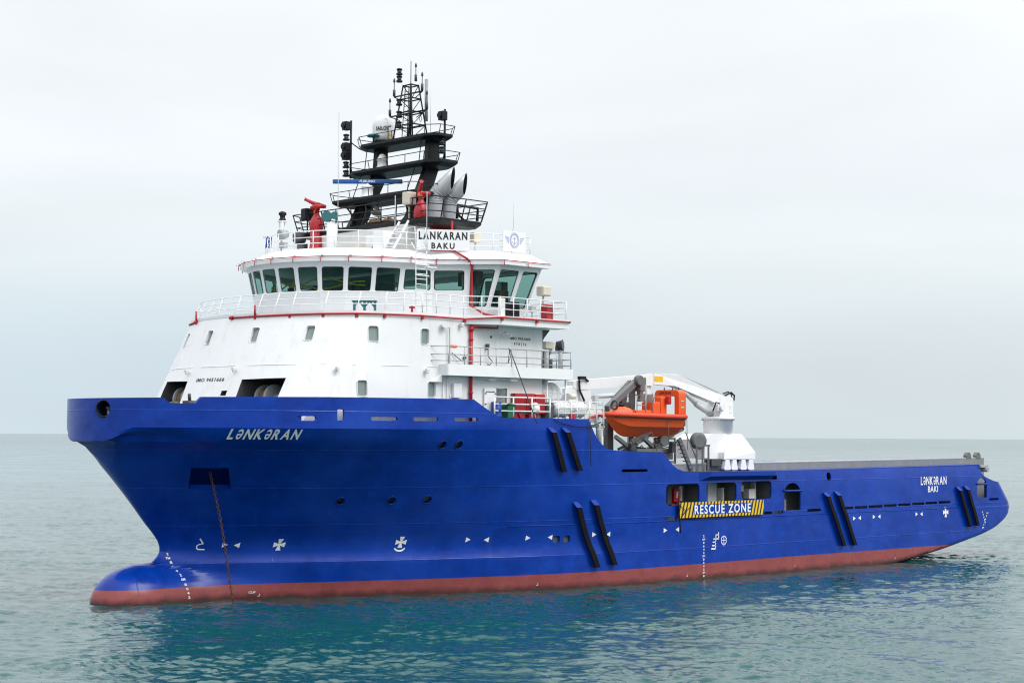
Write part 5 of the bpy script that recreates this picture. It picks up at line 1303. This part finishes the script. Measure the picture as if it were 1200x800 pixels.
# drum and bin behind the railing
def drum(name, x, y, z, r, h, mat, label, lid=None):
    t = thing(name, label, 'drum' if name != 'wheelie_bin' else 'bin', (x, y, z)); c = MB()
    c.lathe([(r*.93, 0), (r*.96, .04), (r, h*.33), (r*1.03, h*.34), (r, h*.36), (r, h*.66), (r*1.03, h*.67), (r, h*.69), (r*.97, h*.96), (r*.9, h)], (x, y, z), (0, 0, 1), 22); c.build('body', M[mat], t)
    c = MB(); c.lathe([(r*1.0, h), (r*1.0, h+.05), (r*.7, h+.08), (.02, h+.085)], (x, y, z), (0, 0, 1), 22, True, False); c.build('lid', M[mat], t)
drum('plastic_drum', 20.75, -8.45, 9.72, .30, 1.15, 'drumblue', 'blue plastic drum behind the white railing below the open door')
t = thing('wheelie_bin', 'green plastic rubbish bin behind the white railing, next to the blue drum', 'bin', (21.65, -8.45, 9.72))
c = MB(); x, y, z = 21.65, -8.45, 9.72
c.hexa([(x-.22, y-.22, z+.1), (x+.22, y-.22, z+.1), (x+.22, y+.22, z+.1), (x-.22, y+.22, z+.1), (x-.29, y-.3, z+1.0), (x+.29, y-.3, z+1.0), (x+.29, y+.3, z+1.0), (x-.29, y+.3, z+1.0)]); c.build('body', M['green'], t)
c = MB(); c.box((x, y, z+1.07), (.66, .68, .1), ry=.08, bevel=.04); c.build('lid', M['green'], t)
c = MB(); c.lathe([(.1, -.05), (.1, .05)], (x+.2, y-.2, z+.1), (0, 1, 0), 12); c.build('wheel', M['black'], t)

# deck-edge gear forward of the boat: ladder frame, red monitor, lifebuoy
c = MB()
for x in (29.0, 29.6): c.tube([(x, -8.5, 9.0), (x, -8.5, 11.2)], .05, 8)
for z in (9.4, 9.9, 10.4, 10.9): c.tube([(29.0, -8.5, z), (29.6, -8.5, z)], .03, 6)
c.box((29.0, -8.4, 11.2), (.35, .2, .5)); c.build('boarding_ladder_frame', M['lightgrey'], ship)
c = MB()
pts = [(28.4, -8.5, 10.05), (29.6, -8.5, 10.05)]
for h in (.3, .65, 1): c.tube([(x, y, z+h) for x, y, z in pts], .026, 6)
for x in (28.4, 29.0, 29.6): c.tube([(x, -8.5, 10.0), (x, -8.5, 11.05)], .035, 6)
c.build('railing', M['white_clean'], ship)
c = MB(); c.box((30.1, -5.6, 9.6), (2.9, 2.4, .1)); c.build('embarkation_platform', M['lightgrey'], ship)
c = MB()
for x, y in ((28.9, -6.7), (31.4, -6.7), (31.4, -4.5), (28.9, -4.5)): c.tube([(x, y, 7.5), (x, y, 9.6)], .09, 8)
pts = [(29.0, -6.75, 9.65), (31.5, -6.75, 9.65), (31.5, -4.5, 9.65)]
for h in (.35, .7, 1.05): c.tube([(x, y, z+h) for x, y, z in pts], .026, 6)
for x in (29.0, 29.85, 30.7, 31.5): c.tube([(x, -6.75, 9.65), (x, -6.75, 10.7)], .03, 6)
c.build('railing', M['white_clean'], ship)
c = MB(); c.box((30.4, -6.9, 10.2), (1.6, .04, .8)); c.build('canvas_screen', M['offwhite'], ship)
c = MB(); c.mi = 0; c.tube([(29.5, -7.2, 9.85), (29.8, -7.2, 10.15), (30.6, -7.2, 10.3)], [.06, .07, .12], 10); c.tube([(30.5, -7.2, 10.3), (31.0, -7.2, 10.28)], .15, 10); c.mi = 1; c.tube([(30.6, -7.2, 8.0), (30.6, -7.2, 10.2)], .13, 12); c.build('deck_monitor', [M['red'], M['grey']], ship)
t = thing('lifebuoy', 'dark ring buoy on the rail just ahead of the orange boat', 'lifebuoy', (31.9, -7.3, 10.9))
c = MB(); c.tube([(31.9+.02*math.sin(a), -7.3+.26*math.cos(a), 10.95+.26*math.sin(a)) for a in [2*math.pi*k/24 for k in range(24)]], .07, 10, True); c.build('ring', M['darkgrey'], t)

# ---- davit
dv = MB(); dv.box((33.4, -5.3, 8.8), (.55, .55, 2.7)); dv.box((33.6, -5.3, 7.6), (1.4, 1.6, .25)); davit = dv.build('boat_davit', M['davitgrey'], ship)
pk = Vector((35.75, -5.6, 12.5))
for a, b in (((32.6, -6.0, 10.75), pk), ((33.8, -4.6, 10.5), pk+Vector((.1, .5, 0)))):
    c = MB(); c.bar(a, b, .34, .36); c.build('davit_arm', M['davitgrey'], davit)
c = MB(); c.bar((36.0, -4.9, 7.6), pk+Vector((.0, .3, -.1)), .34, .4); c.bar((33.4, -5.3, 10.1), (35.2, -5.2, 10.9), .22, .3); c.bar((33.7, -5.3, 10.9), (35.6, -5.2, 10.9), .16, .2); c.build('davit_leg', M['davitgrey'], davit)
c = MB(); c.box(pk+Vector((.35, -.1, -.15)), (.55, .5, .9), bevel=.05); c.lathe([(.3, -.18), (.34, -.1), (.34, .1), (.3, .18)], pk+Vector((.0, -.25, .1)), (0, 1, 0), 18); c.box(pk+Vector((.25, -.15, -.9)), (.3, .3, .7)); c.build('sheave_block', M['davitgrey'], davit)
c = MB(); c.lathe([(.3, -.3), (.3, .3)], (34.3, -5.6, 11.4), (0, 1, 0), 18); c.box((34.7, -5.6, 11.0), (.6, .5, .4), bevel=.04); c.build('davit_winch', M['darkgrey'], davit)
c = MB()
for a, b in (((32.2, -7.1, 9.0), (35.2, -6.4, 7.8)), ((35.0, -7.3, 9.0), (33.0, -6.3, 7.8)), ((34.6, -7.3, 8.9), (37.2, -6.4, 7.9)), ((35.3, -7.3, 9.35), (34.0, -6.8, 8.7)), ((38.3, -7.3, 9.5), (36.9, -6.8, 8.8)), ((37.3, -6.2, 8.8), (35.6, -6.2, 7.8))): c.bar(a, b, .2, .22)
c.bar((33.0, -6.3, 7.8), (38.0, -6.3, 7.8), .3, .28); c.bar((33.6, -7.6, 8.15), (36.2, -7.4, 8.15), .12, .2); c.build('boat_cradle', M['davitgrey'], davit)
c = MB()
for x in (36.9, 38.9): c.tube([(x, -6.2, 7.0), (x, -6.2, 8.9)], .07, 8)
c.tube([(36.9, -6.2, 8.9), (38.9, -6.2, 8.9)], .06, 8); c.box((37.4, -6.2, 7.9), (1.7, .8, .7), bevel=.05); c.box((34.5, -6.3, 8.2), (.6, .6, .6), bevel=.04); c.build('winch_frame', M['davitgrey'], davit)
c = MB()
for x0, z1 in ((36.2, 10.2), (38.0, 10.2)):
    c.tube([(x0, -7.96, z1), (x0+.02, -8.0, 8.2)], .022, 5)
c.tube([(35.0, -7.6, 9.3), (35.4, -7.7, 8.1)], .02, 5); c.build('lashing', M['rope'], davit)
for x, y, z, s_ in ((33.9, -6.9, 8.35, (.5, .4, .5)), (36.4, -6.8, 8.3, (.7, .5, .5)), (35.3, -6.2, 8.1, (.9, .6, .45)), (37.8, -6.9, 8.35, (.35, .35, .7))):
    c = MB(); c.box((x, y, z), s_, bevel=.05); c.tube([(x-.3, y-.2, z), (x, y-.3, z+.35), (x+.4, y-.2, z+.1)], .035, 6); c.build('hydraulic_unit', M['darkgrey'], davit)
for a, b in (((33.0, -6.6, 8.2), (34.6, -7.0, 8.95)), ((36.4, -6.6, 8.2), (37.6, -7.0, 9.0))):
    c = MB(); c.tube([a, Vector(a).lerp(Vector(b), .6)], .09, 10); c.tube([Vector(a).lerp(Vector(b), .55), b], .05, 8); c.build('davit_cylinder', M['davitgrey'], davit)
for z0 in (7.9, 8.25):
    c = MB(); c.tube([(32.6, -6.9, z0), (34.0, -7.0, z0+.15), (35.6, -7.0, z0-.05), (37.6, -6.9, z0+.1)], .035, 6); c.build('hydraulic_hose', M['black'], davit)
c = MB(); c.lathe([(.32, -.22), (.36, -.2), (.36, -.15), (.2, -.13), (.2, .13), (.36, .15), (.36, .2), (.32, .22)], (36.9, -6.9, 8.75), (.2, 1, 0), 18); c.build('cable_drum', M['davitgrey'], davit)
# access steps and gear frames between boat and crane
c = MB()
for x in (39.4, 40.0, 40.6): c.bar((x, -7.6, 6.78), (x, -7.6, 8.45), .12, .12)
c.bar((39.3, -7.6, 8.45), (40.7, -7.6, 8.45), .12, .12); c.bar((39.4, -7.6, 7.6), (40.6, -7.6, 7.6), .08, .08); c.build('steel_frame', M['davitgrey'], ship)
c = MB(); c.bar((38.0, -7.3, 8.9), (39.2, -7.3, 6.9), .14, .3)
for k in range(8): c.tube([(38.0+.15*k, -7.6, 8.7-.25*k), (38.0+.15*k, -7.0, 8.7-.25*k)], .035, 6)
c.tube([(38.3, -7.6, 9.3), (39.5, -7.6, 7.4)], .035, 6); c.build('inclined_ladder', M['davitgrey'], ship)

# ---- crane
cr = MB(); Yk = -6.2
def cx(p): return p
base = [(40.6, 7.75), (45.35, 7.75), (45.35, 8.25), (44.55, 9.0+.25), (41.3, 9.25), (40.6, 8.5)]
cr.prism([(40.75, 7.6), (45.5, 7.6), (45.5, 8.0), (44.6, 9.22), (41.6, 9.22), (40.75, 8.85)], lambda x, z: (x, -7.15, z), lambda x, z: (x, -4.6, z))
cr.prism([(42.2, 7.55), (45.5, 7.55), (45.5, 8.0), (44.6, 9.15), (43.1, 9.15), (42.2, 8.0)], lambda x, z: (x, -7.62-.0, z) if z < 8.1 else (x, -7.25, z), lambda x, z: (x, -7.14, z))
crane = cr.build('deck_crane', M['white_clean'], ship)
c = MB()
for x in (42.55, 43.3, 44.25, 45.05):
    c.prism([(-.17, .72), (.17, .72), (.34, .1), (.28, 0), (-.28, 0), (-.34, .1)], lambda u, v: (x+u, -7.62, 6.85+v), lambda u, v: (x+u, -7.35, 6.85+v))
c.build('rail_clamp', M['white_clean'], crane)
c = MB(); c.box((43.0, -7.2, 7.2), (4.4, .25, .7)); c.box((41.5, -7.4, 7.35), (1.0, .3, .45)); c.build('travel_gear', M['darkgrey'], crane)
c = MB(); c.lathe([(.98, 0), (.98, 1.15), (1.12, 1.17), (1.12, 1.34), (.9, 1.36)], (43.3, Yk, 9.0), (0, 0, 1), 32); c.build('slewing_column', M['white_clean'], crane)
c = MB()
for k in range(30): a = 2*math.pi*k/30; c.lathe([(.035, 0), (.035, .07)], (43.3+1.06*math.cos(a), Yk+1.06*math.sin(a), 10.1), (0, 0, 1), 6)
c.build('bolt_ring', M['grey'], crane)
c = MB(); c.prism([(42.75, 10.36), (44.15, 10.36), (44.2, 11.5), (43.9, 11.75), (43.2, 11.7), (42.8, 10.9)], lambda x, z: (x, Yk-.6, z), lambda x, z: (x, Yk+.6, z)); c.box((42.6, Yk-.65, 10.95), (.7, .4, .5), bevel=.06); c.lathe([(.25, -.25), (.25, .25)], (42.6, Yk-.8, 11.0), (0, 1, 0), 14); c.box((43.9, Yk-.63, 10.9), (.22, .06, .5)); c.build('crane_house', M['white_clean'], crane)
def bm_pt(x, y, z):
    """the boom is slewed a little inboard as it reaches forward"""
    t = max(0, (43.5-x)/14.6); dy = 2.9*t; return Vector((x+dy*1.10, Yk+y+dy, z+.04*dy))
def beam(name, pts, w, parent, mat='white_clean'):
    c = MB(); A = [[c.V(bm_pt(x, s*w/2, z)) for x, z in pts] for s in (-1, 1)]; n = len(pts)
    c.face(A[0]); c.face(A[1][::-1])
    for i in range(n): c.face([A[0][i], A[0][(i+1) % n], A[1][(i+1) % n], A[1][i]])
    return c.build(name, M[mat], parent)
beam('main_boom', [(43.9, 11.35), (44.0, 11.7), (43.6, 11.85), (39.2, 13.0), (38.6, 13.1), (36.5, 13.08), (36.5, 12.35), (38.6, 12.3), (39.4, 12.1), (43.4, 11.1)], .62, crane)
b2 = beam('outer_boom', [(36.8, 13.05), (36.8, 12.3), (29.3, 11.85), (28.9, 11.95), (28.9, 12.38), (29.4, 12.45)], .55, crane)
beam('boom_tip', [(28.2, 11.9), (28.9, 12.1), (29.2, 11.9), (29.6, 10.4), (28.6, 10.3), (28.1, 11.2)], .5, crane)
beam('boom_bracket', [(29.6, 11.9), (30.6, 11.85), (30.6, 11.3), (31.4, 10.6), (29.6, 10.55)], .42, crane)
c = MB(); c.tube([bm_pt(30.7, 0, 11.45), bm_pt(34.9, 0, 11.68)], .16, 14); c.tube([bm_pt(34.8, 0, 11.68), bm_pt(35.8, 0, 11.74)], .1, 12); c.box(bm_pt(36.0, 0, 12.0), (.8, .34, .55)); c.build('boom_cylinder', M['white_clean'], crane)
c = MB(); c.tube([bm_pt(42.5, -.1, 10.5), bm_pt(40.9, -.1, 11.2)], .2, 14); c.tube([bm_pt(41.0, -.1, 11.15), bm_pt(39.2, -.1, 12.3)], .15, 12)
c2 = c.build('lift_cylinder', M['lightgrey'], crane)
c = MB(); c.tube([(44.15, Yk-.4, 11.3), (44.5, Yk-.4, 11.5), (44.55, Yk-.4, 11.8), (44.2, Yk-.4, 12.0), (43.6, Yk-.4, 11.8)], .06, 8); c.build('hydraulic_hose', M['black'], crane); c = MB(); c.tube([(44.15, Yk-.1, 11.3), (44.6, Yk-.1, 11.55), (44.65, Yk-.1, 11.85), (44.25, Yk-.1, 12.05), (43.5, Yk-.1, 11.85)], .05, 8); c.build('hydraulic_hose', M['black'], crane); c = MB(); c.tube([(42.6, Yk-.8, 11.2), (42.0, Yk-.9, 11.3), (41.9, Yk-.7, 10.7)], .05, 8); c.build('hydraulic_hose', M['black'], crane)
c = MB(); c.tube([bm_pt(*q) for q in ((30.2, -.35, 12.4), (29.7, -.4, 12.65), (29.3, -.4, 12.5), (29.35, -.4, 11.8), (29.75, -.4, 11.2), (29.8, -.4, 10.6))], .07, 8); c.box(bm_pt(29.6, -.35, 12.6), (.5, .3, .2)); c.build('hydraulic_hose', M['black'], crane)
c = MB(); c.face([c.V(bm_pt(x, -.325, z)) for x, z in ((36.55, 12.55), (37.4, 12.55), (37.4, 12.9), (36.55, 12.9))]); c.build('rating_plate', M['yellow'], crane)
c = MB(); c.box(bm_pt(28.3, -.26, 11.15), (.4, .06, .9)); c.build('jib_grille', M['grey'], crane)
c = MB(); c.lathe([(.4, -.2), (.55, -.18), (.55, -.1), (.3, -.08), (.3, .08), (.55, .1), (.55, .18), (.4, .2)], (40.4, -6.9, 8.75), (.3, 1, 0), 18); c.bar((40.5, -6.9, 8.7), (41.2, -6.9, 8.2), .12, .12); c.build('hose_reel', M['davitgrey'], crane)

# ------------------------------------------------------------------ rescue boat lying in the davit cradle
def rescue_boat():
    bx0, yb, z0 = 31.45, -6.95, 8.98
    t = thing('rescue_boat', 'orange rescue boat with fender collar and stern arch resting in the grey davit', 'boat', (34.8, yb, z0))
    Lb, B2 = 6.4, 1.10
    c = MB(); rows = []; N_ = 26
    for i in range(N_+1):
        u = i/N_; x = bx0+Lb*u
        fb = B2*(1-(1-min(1, u/.55))**2.3)**.72 if u < .55 else B2*(1-.05*(u-.55)/.45)
        keel = z0+(1.25*(1-u/.30)**2.2 if u < .30 else 0.0)
        zg = z0+1.36+.10*(1-u)**2
        ch = keel+(zg-keel)*.46
        sec = [(0, keel), (fb*.30, keel+(ch-keel)*.42), (fb*.62, keel+(ch-keel)*.84), (fb*.78, ch), (fb*.80, ch+.05), (fb*.90, ch+(zg-ch)*.5), (fb*.93, ch+(zg-ch)*.52), (fb, zg), (fb*.9, zg+.02), (fb*.82, zg-.25)]
        rows.append(([c.V((x, yb-a, z)) for a, z in sec], [c.V((x, yb+a, z)) for a, z in sec]))
    for A, B in zip(rows, rows[1:]):
        for k in range(len(A[0])-1):
            c.face([A[0][k], B[0][k], B[0][k+1], A[0][k+1]]); c.face([A[1][k], A[1][k+1], B[1][k+1], B[1][k]])
        c.face([A[0][-1], B[0][-1], B[1][-1], A[1][-1]])
    for r_ in (rows[-1], rows[0]): c.face(r_[0]+r_[1][::-1])
    bmesh.ops.remove_doubles(c.bm, verts=c.bm.verts, dist=.003)
    h = c.build('hull', M['orange'], t, smooth_angle=28)
    def gun(u, side):
        fb = B2*(1-(1-min(1, u/.55))**2.3)**.72 if u < .55 else B2*(1-.05*(u-.55)/.45)
        return Vector((bx0+Lb*u, yb+side*(fb+.02), z0+1.30+.10*(1-u)**2))
    us = [0, .01, .03, .07, .13, .2, .3, .4, .55, .7, .85, 1.0]
    c = MB(); pts = [gun(u, -1) for u in us[::-1]]+[gun(u, 1) for u in us[1:]]
    c.tube(pts, .155, 12); c.build('fender_collar', M['orange_tube'], t)
    c = MB(); n = 46
    for i in range(n):
        u0, u1 = .05+.93*i/n, .05+.93*(i+.8)/n; a, b = gun(u0, -1), gun(u1, -1); m_ = (a+b)/2
        c.tube([a+Vector((0, -.12, -.13)), m_+Vector((0, -.15, -.21)), b+Vector((0, -.12, -.13))], .018, 5)
    c.build('grab_line', M['black'], t)
    for k in (.30, .60, .86):      # spray rails moulded along the hull
        c = MB(); c.tube([(bx0+Lb*u, gun(u, -1).y+(.62-.5*k)*(1 if u > .3 else u/.3), z0+.30+1.0*k*(.92-.18*u)+.35*(1-u)**2) for u in (.12, .2, .3, .45, .6, .8, .99)], .022, 5); c.build('spray_rail', M['orange_tube'], t)
    # bow canopy
    c = MB(); rows = []
    for i in range(8):
        u = .05+.22*i/7; x = bx0+Lb*u; fb = gun(u, 1).y-yb-.2; hh = .52*math.sin(min(1, (i+.6)/5)*math.pi/2)*(1 if i < 7 else .9)
        rows.append([c.V((x, yb+fb*math.cos(a), z0+1.38+hh*max(0, math.sin(a))**.7)) for a in [math.pi*k/10 for k in range(11)]])
    for A, B in zip(rows, rows[1:]):
        for k in range(10): c.face([A[k], A[k+1], B[k+1], B[k]])
    c.face(rows[0]); c.face(rows[-1]); c.build('bow_canopy', M['orange'], t, smooth_angle=35)
    c = MB(); c.lathe([(.22, 0), (.26, .1), (.2, .2)], (bx0+1.35, yb, z0+1.9), (0, 0, 1), 14); c.build('mooring_bitt', M['black'], t)
    # console, seats, screen
    c = MB(); c.box((bx0+4.35, yb+.1, z0+1.75), (.75, .95, .95), bevel=.08); c.box((bx0+5.15, yb+.1, z0+1.95), (.6, .8, 1.3), bevel=.12); c.box((bx0+3.2, yb+.1, z0+1.5), (1.5, .9, .4), bevel=.08); c.build('console', M['orange'], t)
    c = MB(); c.box((bx0+4.1, yb+.1, z0+2.45), (.06, .95, .5), ry=-.25); c.build('windscreen', M['lightgrey'], t)
    c = MB()
    for y in (-.35, .35): c.tube([(bx0+3.3, yb+y, z0+1.5), (bx0+3.3, yb+y, z0+2.6), (bx0+4.0, yb+y, z0+2.75), (bx0+4.0, yb+y, z0+1.6)], .03, 6)
    for z in (2.0, 2.35): c.tube([(bx0+3.3, yb-.35, z0+z), (bx0+3.3, yb+.35, z0+z)], .025, 6)
    c.tube([(bx0+3.75, yb, z0+1.6), (bx0+3.75, yb, z0+3.3)], .07, 8); c.build('lifting_frame', M['grey'], t)
    c = MB(); c.box((bx0+5.35, yb-.5, z0+2.35), (.3, .3, .55), bevel=.1); c.build('life_jacket', M['red'], t)
    # stern arch: hollow ring seen against the sky
    c = MB(); xa, xb = bx0+5.75, bx0+6.45
    outer = rrect(-1.02, 1.25, 1.02, 3.02, .30, 6); inner = rrect(-.66, 1.2, .60, 2.62, .12, 6)
    vo = [[c.V((x, yb+u, z0+v)) for u, v in outer] for x in (xa, xb)]; vi = [[c.V((x, yb+u, z0+v)) for u, v in inner] for x in (xa, xb)]; n = len(outer)
    for i in range(n):
        j = (i+1) % n
        c.face([vo[0][i], vo[0][j], vo[1][j], vo[1][i]]); c.face([vi[0][i], vi[1][i], vi[1][j], vi[0][j]])
        c.face([vo[0][i], vi[0][i], vi[0][j], vo[0][j]]); c.face([vo[1][i], vo[1][j], vi[1][j], vi[1][i]])
    ar = c.build('stern_arch', M['orange'], t, smooth_angle=40)
    c = MB(); f = plane_fn((xa-.012, yb+.15, z0+2.83), (0, -1, 0), (0, 0, 1), 0); add_text(c, 'LANKARAN', f, 1, .02, 1.0, fit=(1.0, .17)); c.build('arch_lettering', M['markblack'], ar, fix=False)
    c = MB()
    for z in (1.9, 2.3): c.box((bx0+6.1, yb-1.03, z0+z), (.3, .02, .08))
    c.build('reflector_strip', M['lightgrey'], ar)
    c = MB()
    for y in (-.7, -.2, .5): c.tube([(bx0+6.1, yb+y, z0+3.0), (bx0+6.1, yb+y, z0+3.2)], .04, 6)
    c.build('navigation_light', M['darkgrey'], ar)
    c = MB(); c.box((bx0+6.95, yb, z0+.95), (.35, .9, .5), bevel=.08); c.tube([(bx0+6.9, yb-.3, z0+.9), (bx0+6.95, yb-.3, z0+.45)], .12, 10); c.build('stern_drive', M['darkgrey'], t)
rescue_boat()

# ------------------------------------------------------------------ things hung on or lying about the ship
# rescue zone board
t = thing('rescue_zone_sign', 'black and yellow striped board reading RESCUE ZONE hung on the blue hull under the openings', 'sign', (40.3, -9.0, 3.95))
x0, x1, z0, z1 = 36.0, 44.6, 3.93, 4.90; yS = -9.0
c = MB(); c.box(((x0+x1)/2, yS+.03, (z0+z1)/2), (x1-x0, .05, z1-z0)); bd_ = c.build('board', M['markblack'], t)
c = MB(); n = 26; W = x1-x0; per = W/n; sh = .28
def clip_poly(poly, ax, lim, keep_less):
    out = []
    for i in range(len(poly)):
        a, b = poly[i], poly[(i+1) % len(poly)]; ia = (a[ax] <= lim) == keep_less; ib = (b[ax] <= lim) == keep_less
        if ia: out.append(a)
        if ia != ib:
            k = (lim-a[ax])/(b[ax]-a[ax]); out.append((a[0]+(b[0]-a[0])*k, a[1]+(b[1]-a[1])*k))
    return out
for i in range(-2, n+1):
    a = x0+per*i; q = [(a, z0), (a+per*.55, z0), (a+per*.55+sh, z1), (a+sh, z1)]
    q = clip_poly(clip_poly(q, 0, x0+.001, False), 0, x1-.001, True)
    if len(q) >= 3: c.face([c.V((x, yS-.003, z)) for x, z in q])
c.build('hazard_stripes', M['yellow'], t, fix=False)
c = MB(); c.face([c.V((x, yS-.006, z)) for x, z in ((37.45, 4.10), (43.3, 4.10), (43.3, 4.74), (37.45, 4.74))]); c.build('lettering_panel', M['blue'], t, fix=False)
c = MB(); add_text(c, 'RESCUE ZONE', plane_fn((40.37, yS, 4.42), (1, 0, 0), (0, 0, 1), .009), 1, .022, 1.25, fit=(5.7, .58)); c.build('sign_lettering', M['markwhite'], t, fix=False)
c = MB(); c.tube([(35.95, -9.03, 5.9), (35.97, -9.06, 4.4), (36.1, -9.05, 3.0)], .035, 6); c.tube([(35.97, -9.05, 4.8), (36.6, -9.06, 4.4), (36.3, -9.06, 4.1), (37.0, -9.06, 4.6)], .02, 5); hr = c.build('rope', M['black']); tag(hr, 'black rope hanging down over the left end of the striped sign', 'rope')

# anchor chain: links from the recess down into the water
def chain():
    A = Vector((5.45, -2.55, 7.0)); B = Vector((7.35, -2.35, -.5))
    d = (B-A); n = 44; c = MB(); step = d.length/n; dn = d.normalized()
    sag = lambda t_: Vector((0, -.18*math.sin(math.pi*min(1, t_*1.3)), 0))
    s1 = dn.orthogonal().normalized(); s2 = dn.cross(s1)
    for i in range(n):
        t_ = (i+.5)/n; p = A+d*t_+sag(t_); side = s1 if i % 2 else s2
        l, w_ = step*.66, step*.36
        pts = [p+dn*(l*math.cos(a))+side*(w_*math.sin(a)) for a in [2*math.pi*k/10 for k in range(10)]]
        c.tube(pts, step*.125, 6, True)
    return c.build('anchor_chain', M['rust'])
tag(chain(), 'rusty anchor chain running from the bow recess down into the water', 'chain')
c = MB(); pts = [Vector((-.0+21.3+.15*i, -8.95-.05*i, 13.9-.38*i)) for i in range(12)]; c.tube(pts, .03, 6)
c.tube([(21.25, -8.9, 14.0), (21.35, -8.95, 13.5), (21.15, -8.95, 13.1), (21.3, -8.92, 13.9)], .022, 5)
rp_ = c.build('rope', M['darkgrey']); tag(rp_, 'dark line slung from the side balcony rail down towards the red lockers', 'rope')
c = MB(); pts = [(25.0, -8.9, 10.0), (25.6, -8.95, 9.75), (26.6, -8.95, 9.6), (27.8, -8.95, 9.55), (28.9, -8.95, 9.85)]; c.tube(pts, .03, 6); c.tube([(28.0, -8.93, 9.9), (28.02, -8.93, 8.0), (28.05, -8.93, 7.2)], .02, 5); rp_ = c.build('rope', M['black']); tag(rp_, 'thin black rope drooping over the blue hull edge below the low raft canisters', 'rope')
# teal trestle on the bridge deck
t = thing('trestle_table', 'dark teal folding trestle stand on the bridge deck beneath the front windows', 'table', (12.6, -5.6, 15.75))
ta = Vector((math.cos(R(-46)), math.sin(R(-46)), 0)); o_ = Vector((13.0, -6.05, 15.74)); nn = Vector((-ta.y, ta.x, 0))
def tp(u, v, w_): return o_+ta*u*.8+nn*v+Vector((0, 0, w_*.72))
c = MB(); c.bar(tp(-.85, 0, .80), tp(.85, 0, .80), .5, .07); c.build('table_top', M['teal'], t)
for u in (-.7, .0, .72):
    c = MB(); c.bar(tp(u, -.15, 0), tp(u, -.15, .78), .08, .1); c.bar(tp(u, .15, 0), tp(u, .15, .78), .08, .1); c.build('leg', M['teal'], t)
c = MB()
for a, b in (((-.35, .78), (0, .32)), ((.35, .78), (0, .32)), ((.4, .78), (.72, .32)), ((-.4, .78), (-.7, .4))): c.bar(tp(a[0], -.15, a[1]), tp(b[0], -.15, b[1]), .06, .09)
c.build('brace', M['teal'], t)
c = MB(); c.tube([(15.1, -7.6, 15.75), (15.1, -7.6, 16.1)], .07, 8); c.box((15.1, -7.6, 16.02), (.32, .12, .1)); c.build('fire_hydrant', M['red'], ship)
# black crate and white screen on the bridge wing
t = thing('black_crate', 'black crate with stacked trays standing on the bridge wing behind the rail', 'crate', (21.45, -8.75, 15.76))
c = MB(); c.box((21.45, -8.75, 16.2), (.95, .7, .86), bevel=.06); c.build('body', M['black'], t)
c = MB()
for k in range(4): c.box((21.45, -9.1, 15.95+.18*k), (.75, .04, .06))
c.build('slats', M['rubber'], t)
c = MB(); c.box((20.62, -8.95, 16.3), (.5, .06, 1.0)); o_ = c.build('white_screen', M['white_clean']); tag(o_, 'small white panel on the wing rail beside the black crate', 'panel')
# signal flag on the staff
c = MB(); pv = None
for i in range(9):
    u = i/8; x, y = 14.55-.04*math.sin(u*6), 5.4-.62*u
    a = c.V((x+.06*math.sin(u*9), y, 20.95-.10*u)); b = c.V((x+.09*math.sin(u*8+1), y+.1, 20.25-.05*u))
    if pv: c.face([pv[0], a, b, pv[1]], True)
    pv = (a, b)
o_ = c.build('signal_flag', M['drumblue']); tag(o_, 'small blue flag hanging limp from the staff on the wheelhouse roof', 'flag'); sm = o_.modifiers.new('cloth', 'SOLIDIFY'); sm.thickness = .01
# rope heap on the monitor platform, green net on the roof
def heap(name, cx_, cy_, cz_, rx, ry, rz_, mat, label, cat, turns=9, r=.05):
    c = MB(); rng = random.Random(5); pts = []
    for k in range(turns*14):
        a = 2*math.pi*k/14; q = .35+.65*rng.random(); pts.append((cx_+rx*q*math.cos(a)+rng.uniform(-.05, .05), cy_+ry*q*math.sin(a), cz_+rz_*rng.random()*(1.1-q)+r))
    c.tube(pts, r, 5); o = c.build(name, M[mat]); tag(o, label, cat)
heap('rope_heap', 19.3, 0.2, 21.66, .6, 1.5, .55, 'rope', 'heap of brown rope lying on the black platform behind its rail', 'rope')
heap('cargo_net', 17.0, -1.3, 19.66, .5, 1.5, .3, 'green', 'green net heaped on the wheelhouse roof behind the white rail', 'net', 10, .06)
